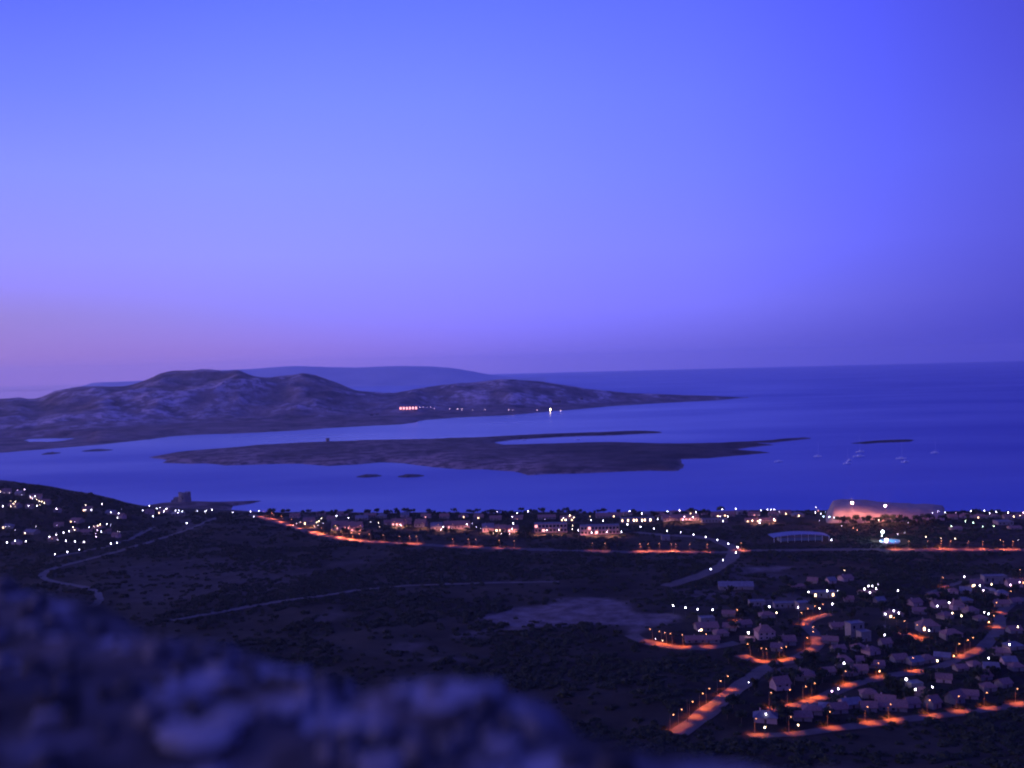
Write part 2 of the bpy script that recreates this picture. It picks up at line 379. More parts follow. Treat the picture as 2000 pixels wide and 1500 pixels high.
# ------------------------------------------------------------------ low islands, as heightfields that dip under the water
def landmat(name, dark, light, sc, pale=None, lo=.38, hi=.62, bump=0, speck=1.0):
    m_, n2, l2, p2 = newmat(name); p2.inputs['Roughness'].default_value = .95; p2.inputs['Specular IOR Level'].default_value = .1
    t2 = n2.new('ShaderNodeTexCoord')
    a = n2.new('ShaderNodeTexNoise'); a.inputs['Scale'].default_value = sc; a.inputs['Detail'].default_value = 8; a.inputs['Roughness'].default_value = .7
    l2.new(t2.outputs['Object'], a.inputs['Vector'])
    r2 = n2.new('ShaderNodeValToRGB'); e = r2.color_ramp.elements; e[0].position = lo; e[1].position = hi; e[0].color = dark+(1,); e[1].color = light+(1,)
    l2.new(a.outputs['Fac'], r2.inputs[0]); out = r2.outputs[0]
    if pale:
        at = n2.new('ShaderNodeAttribute'); at.attribute_name = 'pale'
        mx2 = n2.new('ShaderNodeMix'); mx2.data_type = 'RGBA'; mx2.inputs[7].default_value = pale+(1,)
        b3 = n2.new('ShaderNodeTexNoise'); b3.inputs['Scale'].default_value = sc*speck; b3.inputs['Detail'].default_value = 6; b3.inputs['Roughness'].default_value = .7; l2.new(t2.outputs['Object'], b3.inputs['Vector'])
        r3 = n2.new('ShaderNodeMapRange'); r3.inputs[1].default_value = .44; r3.inputs[2].default_value = .57; r3.inputs[3].default_value = .18; r3.inputs[4].default_value = 1; l2.new(b3.outputs['Fac'], r3.inputs[0])
        m3 = n2.new('ShaderNodeMath'); m3.operation = 'MULTIPLY'; l2.new(at.outputs['Fac'], m3.inputs[0]); l2.new(r3.outputs[0], m3.inputs[1])
        l2.new(m3.outputs[0], mx2.inputs[0]); l2.new(out, mx2.inputs[6]); out = mx2.outputs[2]
    l2.new(out, p2.inputs['Base Color'])
    if bump:
        b2 = n2.new('ShaderNodeBump'); b2.inputs['Distance'].default_value = bump; l2.new(a.outputs['Fac'], b2.inputs['Height']); l2.new(b2.outputs[0], p2.inputs['Normal'])
    return m_
def low_island(name, px, hmax, L, m, step, amp=.25, paled=None, seed=5):
    po = [sea(*q) for q in px]; a = np.array(po)
    X = np.arange(a[:, 0].min()-60, a[:, 0].max()+60, step); Y = np.arange(a[:, 1].min()-60, a[:, 1].max()+60, step)
    XX, YY = np.meshgrid(X, Y); sd = sdist(XX, YY, po)+fbm(XX/60, YY/60, seed, 4)*6
    z = np.where(sd > 0, hmax*(1-np.exp(-sd/L)), sd*.12)
    z = np.maximum(z, -2.5)+np.clip(sd/20, 0, 1)*fbm(XX/90, YY/90, seed+3, 5)*hmax*amp
    pale = np.zeros(XX.shape) if paled is None else paled(XX, YY, sd)
    return ob(name, grid_mesh(name, XX, YY, z, m, [('pale', pale)], keep=sd > -14)), po
mIs = landmat('island_scrub', (0.035, 0.027, 0.024), (0.11, 0.078, 0.066), .012, pale=(0.40, 0.27, 0.23), speck=3.0)
ISLA = [(288,893),(330,887),(400,879),(470,873),(560,867),(640,863),(800,860),(950,855),(1050,850),(1150,846),(1250,842.5),(1288,843),(1290,845.5),(1200,850),(1100,853),(1010,859),(962,864),
        (985,869),(1080,867),(1180,865),(1300,867),(1400,866),(1500,860.5),(1582,854.5),(1586,856.5),(1505,865),(1470,865),(1515,869),(1465,874),(1440,878),(1505,884),(1440,890),(1385,895),(1330,897),
        (1336,914),(1320,920),(1270,919),(1200,922),(1130,925),(1080,926),(1035,928),(1005,921),(950,917),(900,917),(845,912),(790,905),(740,903),(700,907),(640,910),(590,906),(550,906),(440,909),(400,905),(370,906),(318,904),(330,898)]
def isla_pale(X, Y, sd):
    px = 1000+2000*X/Y; near = 180*2000/Y+yhor(px)                     # dry grass and granite along the near shore
    a = sstep(1250, 700, px)*.55+sstep(880, 920, near)*sstep(1340, 1000, px)*.6
    return np.clip(a*(.35+1.1*vn(X/70, Y/110, 4))+.55*sstep(9, 2, sd)*sstep(-6, 0, sd), 0, 1)
isla, _ = low_island('low_island', ISLA, 7.0, 32, mIs, 7.0, .35, isla_pale)
tag(isla, 'long low dark island lying across the strait', 'island', kind='structure')
o, _ = low_island('islet', [(1662,866),(1690,862),(1730,860),(1788,859),(1780,863),(1720,865),(1690,867)], 3.5, 14, mIs, 6.0, .3)
tag(o, 'thin dark islet off the tip of the low island', 'islet', kind='structure')
PEN = [(280,1000),(285,988),(310,984),(345,981),(380,980),(430,981),(480,980),(512,978),(490,984),(455,989),(452,998),(430,1004),(340,1008)]
o, _ = low_island('headland', PEN, 3.2, 9, mIs, 3.0, .25, lambda X, Y, sd: .6*vn(X/12, Y/20, 3))
tag(o, 'small rocky headland carrying the round tower', 'headland', kind='structure')
def rock_mesh(name, L, Wd, Hh, m, seed, nx=14, ny=7):
    rr = random.Random(seed); v = []; f = []
    for j in range(ny+1):
        for i in range(nx+1):
            a = i/nx*2-1; b_ = j/ny*2-1
            rad = math.hypot(a, b_*1.0); zz_ = Hh*(max(0, 1-rad**2.0))*(.55+.9*rr.random())-.4
            v.append((a*L/2*(1+.05*rr.uniform(-1, 1)), b_*Wd/2, zz_))
    for j in range(ny):
        for i in range(nx): k = j*(nx+1)+i; f.append((k, k+1, k+nx+2, k+nx+1))
    return mesh(name, v, f, m)
for (pxa, py, wpx, lab) in [(721, 930, 52, 'low dark skerry breaking the water before the low island'), (803, 930, 56, 'second low dark skerry, right of the longer gap of open water'),
                            (100, 886, 34, 'thin dark shoal off the far shore, left of the other shoal'), (190, 880, 62, 'long thin dark shoal off the far shore, right of the smaller shoal')]:
    c = sea(pxa, py); L = wpx*c[1]/2000
    o = ob('skerry', rock_mesh('skerry', L, 46 if py > 900 else 60, 3.2, M['skerry'], pxa), None, (c[0], c[1], 0), .04)
    tag(o, lab, 'skerry', 'low rocks in the strait')

# ------------------------------------------------------------------ hilly island across the strait and the blue range behind it
AS_SH = [(-700,960),(-300,912),(-50,888),(0,885),(100,877),(200,868),(300,857),(340,852),(500,845),(620,838),(780,829),(812,825),(830,820),(900,815),(1000,811),(1050,806),(1100,802),(1200,793),(1300,787),(1400,782),(1455,777)]
AS_TOP = [(-700,800),(-300,792),(-60,786),(0,780),(40,777),(62,781),(85,777),(110,765),(150,757),(190,754),(245,752),(262,749),(290,738),(318,728),(345,723),(375,722),(420,722),(445,725),(470,724),(500,736),(530,739),(560,735),(595,729),(620,734),(660,748),(700,762),(750,767),(775,767),(830,757),(870,751),(940,746),(980,741),(1005,740),(1060,744),(1090,750),(1150,760),(1230,768),(1300,770),(1400,773),(1455,776)]
AS_W = [(-700,1800),(0,1650),(300,1500),(600,1300),(800,1100),(1000,900),(1150,600),(1300,260),(1400,110),(1455,30)]
_a = np.array([sea(*q) for q in AS_SH]); _at = _a[:, 0]/_a[:, 1]
def as_z(X, Y):
    t = X/Y; px = 1000+2000*t
    # shore positions belong to pixels whose bearing already includes the roll
    Ys = np.interp(t, _at, _a[:, 1]); pq = np.interp(t, _at, [q[0] for q in AS_SH])
    wd = np.interp(pq, *zip(*AS_W)); Yr = Ys+wd
    yt = np.interp(pq, *zip(*AS_TOP)); zr = np.maximum(H+(yhor(pq)-yt)/2000*Yr, 3)
    s = (Y-Ys)+fbm(X/130, Y/130, 31, 3)*np.minimum(wd*.05, 25)
    q = s/wd
    plain = np.minimum(s*.06, 12)*np.clip(s/40, 0, 1)
    rise = sstep(.30, 1.0, q)
    z = np.where(s > 0, plain*(1-rise)+zr*rise, s*.1)
    back = np.clip((q-1)/.9, 0, 1); z = np.where(q > 1, zr*(1-back**1.3)-4*back, z)
    env = sstep(.22, .62, q)*np.clip(zr/180, 0, 1)*sstep(1.7, 1.05, q)
    rg = ridged(X/330+fbm(X/200, Y/200, 2, 2)*.4, Y/420, 44, 5)-.62
    det = fbm(X/70, Y/90, 71, 4)
    z = z+env*(rg*62*(1-.72*sstep(.86, 1.0, q))+det*13*(1-.6*sstep(.9, 1, q)))
    z = np.where((px > 1463) | (s < -60), -6, np.maximum(z, -6))
    return z, q, s, rg, det
AX, AY = np.meshgrid(np.arange(-3900, 1900, 17.0), np.arange(2350, 7300, 17.0))
AZ, AQ, ASs, ARG, ADT = as_z(AX, AY)
pond = sdist(AX, AY, [sea(*q) for q in [(48, 860), (62, 857), (140, 856), (143, 858), (110, 863), (60, 863)]])
AZ = np.where(pond > -15, np.where(pond > 0, -2, np.minimum(AZ, 1.5)), AZ)
tt_ = AX/AY; lowl = (tt_ > -.515) & (tt_ < -.41) & (AY < 3150)
AZ = np.where(lowl, np.minimum(AZ, 1.2), AZ)
pale = np.clip(sstep(-.12, .16, ADT)*sstep(.28, .45, AQ)*.9*(.35+.65*sstep(-.12, .12, ARG+.1))+sstep(.35, .1, AQ)*.16*vn(AX/120, AY/200, 9)+.25*sstep(.42, .52, AQ)*sstep(.66, .56, AQ), 0, 1)*np.clip(AX*0+1, 0, 1)
mAs = landmat('granite_island_scrub', (0.085, 0.066, 0.058), (0.27, 0.19, 0.165), .012, pale=(0.64, 0.50, 0.47), bump=10, speck=2.4)
tag(ob('island_hills', grid_mesh('island_hills', AX, AY, AZ, mAs, [('pale', pale)], keep=AZ > -5)), 'rugged granite hills of the island across the strait', 'hills', kind='structure')
FAR = [(-900,790),(-300,770),(-100,764),(0,775),(25,778),(60,786),(110,772),(150,757),(180,748),(250,745),(300,742),(430,723),(500,720),(530,717),(560,715),(580,714.5),(640,716.5),(700,717),(740,715),(780,714),(840,714.5),(885,718),(920,724),(960,732),(1000,737),(1060,740),(1100,746),(1140,752),(1180,760)]
FX, FY = np.meshgrid(np.arange(-12500, 2000, 90.0), np.arange(10500, 16000, 180.0))
ft = FX/FY; _ft = [ray(q[0], q[1])[0] for q in FAR]
zr = np.maximum(H+np.interp(ft, _ft, [(yhor(q[0])-q[1]) for q in FAR])/2000*13500, -20)
qf = (FY-11300)/2200
FZ = zr*np.where(qf < 1, sstep(0, 1, qf), 1-sstep(1, 1.9, qf))+fbm(FX/900, FY/900, 50, 5)*40*sstep(0, .5, qf)*(1-.8*sstep(.7, 1, qf))*(zr > 30)-8*(qf < 0)
mFar = landmat('far_range_haze_tint', (0.34, 0.38, 0.48), (0.42, 0.45, 0.54), .0025)  # haze blue put into the base colour, standing in for thicker air
tag(ob('far_hills', grid_mesh('far_hills', FX, FY, FZ, mFar, [('pale', FX*0)], keep=FZ > -3)), 'mountain range tinted pale blue for haze, behind the island hills', 'mountains', kind='structure')

# ------------------------------------------------------------------ haze
bx = MB().box(-22500, -3200, -14, 22500, 26500, 430)
mh = bpy.data.materials.new('haze'); mh.use_nodes = True; hn = mh.node_tree.nodes; hn.clear()
ho = hn.new('ShaderNodeOutputMaterial'); hv = hn.new('ShaderNodeVolumePrincipled')
hv.inputs['Color'].default_value = (0.93, 0.95, 1.0, 1); hv.inputs['Density'].default_value = 3.2e-5; hv.inputs['Anisotropy'].default_value = 0.55
mh.node_tree.links.new(hv.outputs[0], ho.inputs['Volume'])
tag(bx.build('haze', mh), 'thin violet evening haze over the strait', 'haze', kind='stuff')

# ------------------------------------------------------------------ roads
ROADPTS = []
def road(name, pts, width, m, label, lift=.28):
    P = []
    for (a, b_), (c, d) in zip(pts, pts[1:]):
        k = max(2, int(math.hypot(c-a, d-b_)/5))
        for i in range(k): P.append((a+(c-a)*i/k, b_+(d-b_)*i/k))
    P.append(pts[-1])
    W_ = np.array([G(*q)[:2] for q in P])
    for _ in range(6):
        W_[1:-1] = W_[1:-1]*.5+(W_[:-2]+W_[2:])*.25
    # resample evenly
    dl = np.r_[0, np.cumsum(np.hypot(*np.diff(W_, axis=0).T))]; k = max(4, int(dl[-1]/4))
    tt = np.linspace(0, dl[-1], k); W_ = np.stack([np.interp(tt, dl, W_[:, 0]), np.interp(tt, dl, W_[:, 1])], 1)
    for _ in range(4): W_[1:-1] = W_[1:-1]*.5+(W_[:-2]+W_[2:])*.25
    T = np.gradient(W_, axis=0); T /= np.maximum(np.hypot(T[:, 0], T[:, 1]), 1e-6)[:, None]; N = np.stack([-T[:, 1], T[:, 0]], 1)
    v = []; f = []; offs = [-1, -.5, 0, .5, 1]
    for i, (q, n_) in enumerate(zip(W_, N)):
        for o_ in offs:
            a = q+n_*o_*width/2*(1+.16*math.sin(i*.7+o_*2)*math.sin(i*.23+o_)); v.append((a[0], a[1], float(gz(a[0], a[1]))+lift))
    z = np.array(v); z3 = z[:, 2].reshape(-1, 5).mean(1); z3 = np.convolve(np.r_[z3[:1]]*0+z3[0], [1], 'same') if False else z3
    for i in range(len(W_)-1):
        for o_ in range(4): k0 = i*5+o_; f.append((k0, k0+1, k0+6, k0+5))
    ROADPTS.append((W_, width)); o = ob(name, mesh(name, v, f, m, True))
    return tag(o, label, 'road', kind='structure')
road('road', [(488,1005),(500,1008),(530,1016),(570,1029),(600,1040),(640,1048),(690,1057),(760,1061),(810,1064),(880,1068),(1000,1073),(1150,1077),(1240,1079),(1380,1080),(1420,1079),(1470,1076),(1560,1075),(1660,1074),(1750,1075),(2010,1075)], 12, M['darkasphalt'], 'orange lit main road along the foot of the coastal strip')
road('road', [(1478,1076),(1560,1075.3),(1660,1074.5)], 9, M['asphalt'], 'pale unlit road stretch right of the crossroads', .45)
road('road', [(1240,1040),(1300,1046),(1360,1048),(1400,1056),(1440,1072),(1432,1088),(1410,1106),(1380,1121),(1345,1132),(1300,1146)], 12, M['asphalt'], 'lamp lined road bending down through the crossroads', .30)
road('road', [(1232,1240),(1250,1252),(1270,1258),(1300,1264),(1335,1269),(1390,1266),(1440,1256)], 8, M['asphalt'], 'orange lit village lane below the bare plot')
road('road', [(1445,1281),(1470,1292),(1505,1298),(1540,1292),(1580,1276),(1601,1262),(1600,1246),(1580,1228),(1564,1219),(1585,1210),(1622,1200)], 7.5, M['asphalt'], 'orange lit hairpin lane round the garden houses', .32)
road('road', [(1545,1292),(1500,1302),(1470,1322),(1440,1347),(1400,1377),(1362,1410),(1322,1436)], 9.5, M['asphalt'], 'village road running down towards the scrub', .36)
road('road', [(1500,1388),(1540,1384),(1600,1368),(1640,1347),(1690,1331),(1730,1323),(1790,1314),(1830,1306),(1890,1282),(1920,1266),(1945,1242),(1956,1216),(1950,1197),(1995,1168)], 7.5, M['asphalt'], 'orange lit lane climbing between the villas', .32)
road('road', [(1465,1440),(1560,1435),(1640,1424),(1750,1409),(1840,1399),(1930,1386),(2010,1376)], 7, M['asphalt'], 'lowest orange lit road along the village edge', .3)
road('road', [(1722,1222),(1770,1241),(1815,1255)], 6.5, M['asphalt'], 'short sloping orange lit lane between villas')
road('road', [(1815,1160),(1850,1146),(1885,1136),(1930,1128),(2005,1132)], 6, M['asphalt'], 'upper village lane under the lit houses')
road('dirt_track', [(335,1212),(420,1198),(500,1183),(570,1172),(640,1163),(700,1153),(800,1144),(900,1141),(1000,1138),(1092,1137)], 5, M['dirt'], 'pale dirt track crossing the dark scrub')
road('dirt_track', [(425,1010),(385,1028),(350,1041),(270,1066),(200,1086),(120,1106),(82,1118),(76,1128),(110,1138),(160,1146),(192,1156),(200,1168),(192,1180),(170,1192)], 6, M['dirt'], 'winding pale dirt track below the left hill')
road('dirt_track', [(300,1030),(280,1040),(250,1056),(200,1070),(110,1088)], 5, M['dirt'], 'upper pale track under the left settlement')

# ------------------------------------------------------------------ lit sand bluff behind the beach trees
BL = [(1560,1004),(1600,1001),(1640,1001),(1700,1003),(1780,1007),(1835,1009),(1840,1016),(1780,1020),(1690,1018),(1620,1014)]
po = [(X, Y) for X, Y in [sea(a, b_) for a, b_ in BL]]
po = [(q[0], min(q[1], 1165)) for q in po]
cx0 = 1590; 
def bluff():
    t0, t1 = ray(1548, 1000)[0], ray(1845, 1000)[0]
    T, Dd = np.meshgrid(np.linspace(t0, t1, 90), np.linspace(1070, 1190, 40))
    X = T*Dd; pq = 1000+2000*T
    top = np.interp(pq, [1548, 1590, 1618, 1640, 1665, 1690, 1730, 1780, 1820, 1838, 1845], [986, 984, 981.5, 979, 979, 981, 985.5, 989, 991, 993.5, 995])
    zt = H+(yhor(pq)-top)/2000*1135
    g = gz(X, Dd); q = 1-((Dd-1132)/50)**2
    prof = np.clip(q, 0, 1)**.28
    prof = prof*sstep(1606, 1624, pq)*sstep(1846, 1836, pq)
    z = np.where(q > 0, g-.6+(np.maximum(zt-g, 0)+.6)*prof, g-1.5)+fbm(X/9, Dd/9, 4, 4)*1.1*prof
    keep = q > -.15
    return grid_mesh('sand_bluff', X, Dd, z, M['sand'], keep=keep)
tag(ob('sand_bluff', bluff()), 'pale sand bluff lit pink by two floodlights', 'bluff', kind='structure')

# ------------------------------------------------------------------ landmarks used in labels
LMK = [(30,965,'crest villas at the left edge'),(25,985,'cross of yellow lights at the left edge'),(75,980,'yellow lit terrace on the left hill'),(105,993,'lone lamp on the left hillside'),
 (172,990,'upper houses of the left headland'),(205,985,'brow of the left headland'),(232,1003,'end houses of the left headland'),(15,1030,'dim houses at the left edge'),(25,1058,'lowest lamps at the left edge'),
 (65,1030,'dark gap in the left settlement'),(105,1050,'sloping lane of the left settlement'),(140,1034,'bright yellow house of the left settlement'),(145,1058,'lower row of the left settlement'),(130,1078,'bottom lane of the left settlement'),
 (190,1028,'yellow row under the left headland'),(192,1046,'violet lit wall under the left headland'),(222,1060,'edge of the left settlement by the track'),
 (290,995,'houses left of the round tower'),(322,994,'bright houses just before the round tower'),(347,998,'foot of the round tower'),(364,1021,'single big lamp below the round tower'),(400,997,'shore right of the round tower'),(460,1000,'beach where the main road starts'),
 (585,1025,'first pale house above the main road'),(622,1020,'yellow lit garden beside the big pink house'),(660,1010,'roof of the big pink house'),(735,1022,'gap right of the big pink house'),(785,1026,'second pink row of houses'),
 (865,1030,'long pink terrace in mid strip'),(920,1024,'end of the long pink terrace'),(945,1000,'dark shore trees in mid strip'),(970,1040,'yellow lit corner villa'),(1002,1010,'stacked lights on the mid strip shore'),(1000,1035,'lit villa left of the hotels'),
 (1070,1034,'left hotel block'),(1108,1010,'bright terrace behind the hotels'),(1118,1030,'gap between the two hotel blocks'),(1170,1038,'right hotel block'),(1165,1012,'garden behind the right hotel'),(1215,1000,'shore right of the hotels'),
 (1245,1017,'white lit arcade'),(1232,1028,'lamp line below the arcade'),(1280,1010,'right end of the arcade'),(1315,1000,'shore villas above the arcade'),(1345,1012,'pink lit villa row'),(1408,1010,'four light villa group'),(1436,994,'tall shore lamp'),
 (1500,996,'chain of lamps on the shore'),(1485,1018,'warm lit row by the shore'),(1320,1042,'upper lamps of the bending road'),(1400,1055,'middle lamps of the bending road'),(1438,1075,'crossroads'),(1400,1105,'lower lamps of the bending road'),
 (1595,995,'foot of the sand bluff'),(1620,1008,'blue lights under the bluff'),(1625,993,'left end of the sand bluff'),(1560,1012,'dark trees behind the canopy hall'),(1623,1054,'right side of the canopy hall'),(1670,1032,'dark trees under the bluff'),(1716,1016,'warm lamp under the bluff'),(1728,1045,'turquoise pool'),(1775,1030,'trees right of the pool'),
 (1835,1002,'right end of the sand bluff'),(1900,1000,'far right shore'),(1985,1005,'right edge of the shore'),(1890,1025,'green garden lamps'),(1838,1050,'dim row above the right road'),(1960,1056,'right end of the dim row'),
 (1345,1188,'row of four above the bare plot'),(1365,1230,'dark houses right of the bare plot'),(1448,1205,'orange glow by the garden houses'),(1462,1236,'reddish garden house'),(1510,1190,'pale flat houses in mid village'),(1560,1186,'flat house with a lamp'),(1600,1156,'blue walled house'),(1625,1180,'dark slope in mid village'),(1600,1190,'hairpin lane'),
 (1649,1112,'dark field above the village'),(1698,1150,'five light house'),(1752,1154,'lone lamp above the stepped house'),(1742,1196,'three light house beside the stepped house'),(1725,1242,'foot of the stepped house'),(1840,1180,'twin lit villas'),(1865,1200,'two warm lamps under the twin villas'),(1885,1127,'head of the upper lane'),(1915,1145,'lit houses on the upper lane'),(1980,1140,'right edge of the upper lane'),
 (1928,1198,'bend of the climbing lane'),(1988,1222,'right edge above the climbing lane'),(1970,1260,'dark garden at the right edge'),(1930,1286,'right of the climbing lane'),(1814,1231,'round white villa'),(1648,1296,'domed pale house'),(1862,1282,'top of the climbing lane gardens'),(1830,1290,'yellow lamp by the climbing lane'),
 (1496,1395,'pink house at the village corner'),(1495,1420,'village corner below the pink house'),(1560,1416,'dark plots by the lowest road'),(1632,1348,'pair of lamps on the climbing lane'),(1462,1333,'crossing of the village roads'),(1775,1330,'three brilliant lights'),(1820,1342,'right one of the brilliant lights')]
def lmk(px, py): return min(LMK, key=lambda q: (q[0]-px)**2+((q[1]-py)*2.0)**2)[2]
ORD = ['first','second','third','fourth','fifth','sixth','seventh','eighth','ninth','tenth','eleventh','twelfth','thirteenth','fourteenth','fifteenth','sixteenth','seventeenth','eighteenth','nineteenth','twentieth']
def ordw(i):
    if i < 20: return ORD[i]
    tens = ['','','twenty','thirty','forty','fifty','sixty','seventy','eighty','ninety'][(i+1)//10]; r_ = (i+1) % 10
    return tens[:-1]+'ieth' if r_ == 0 else tens+' '+ORD[r_-1]

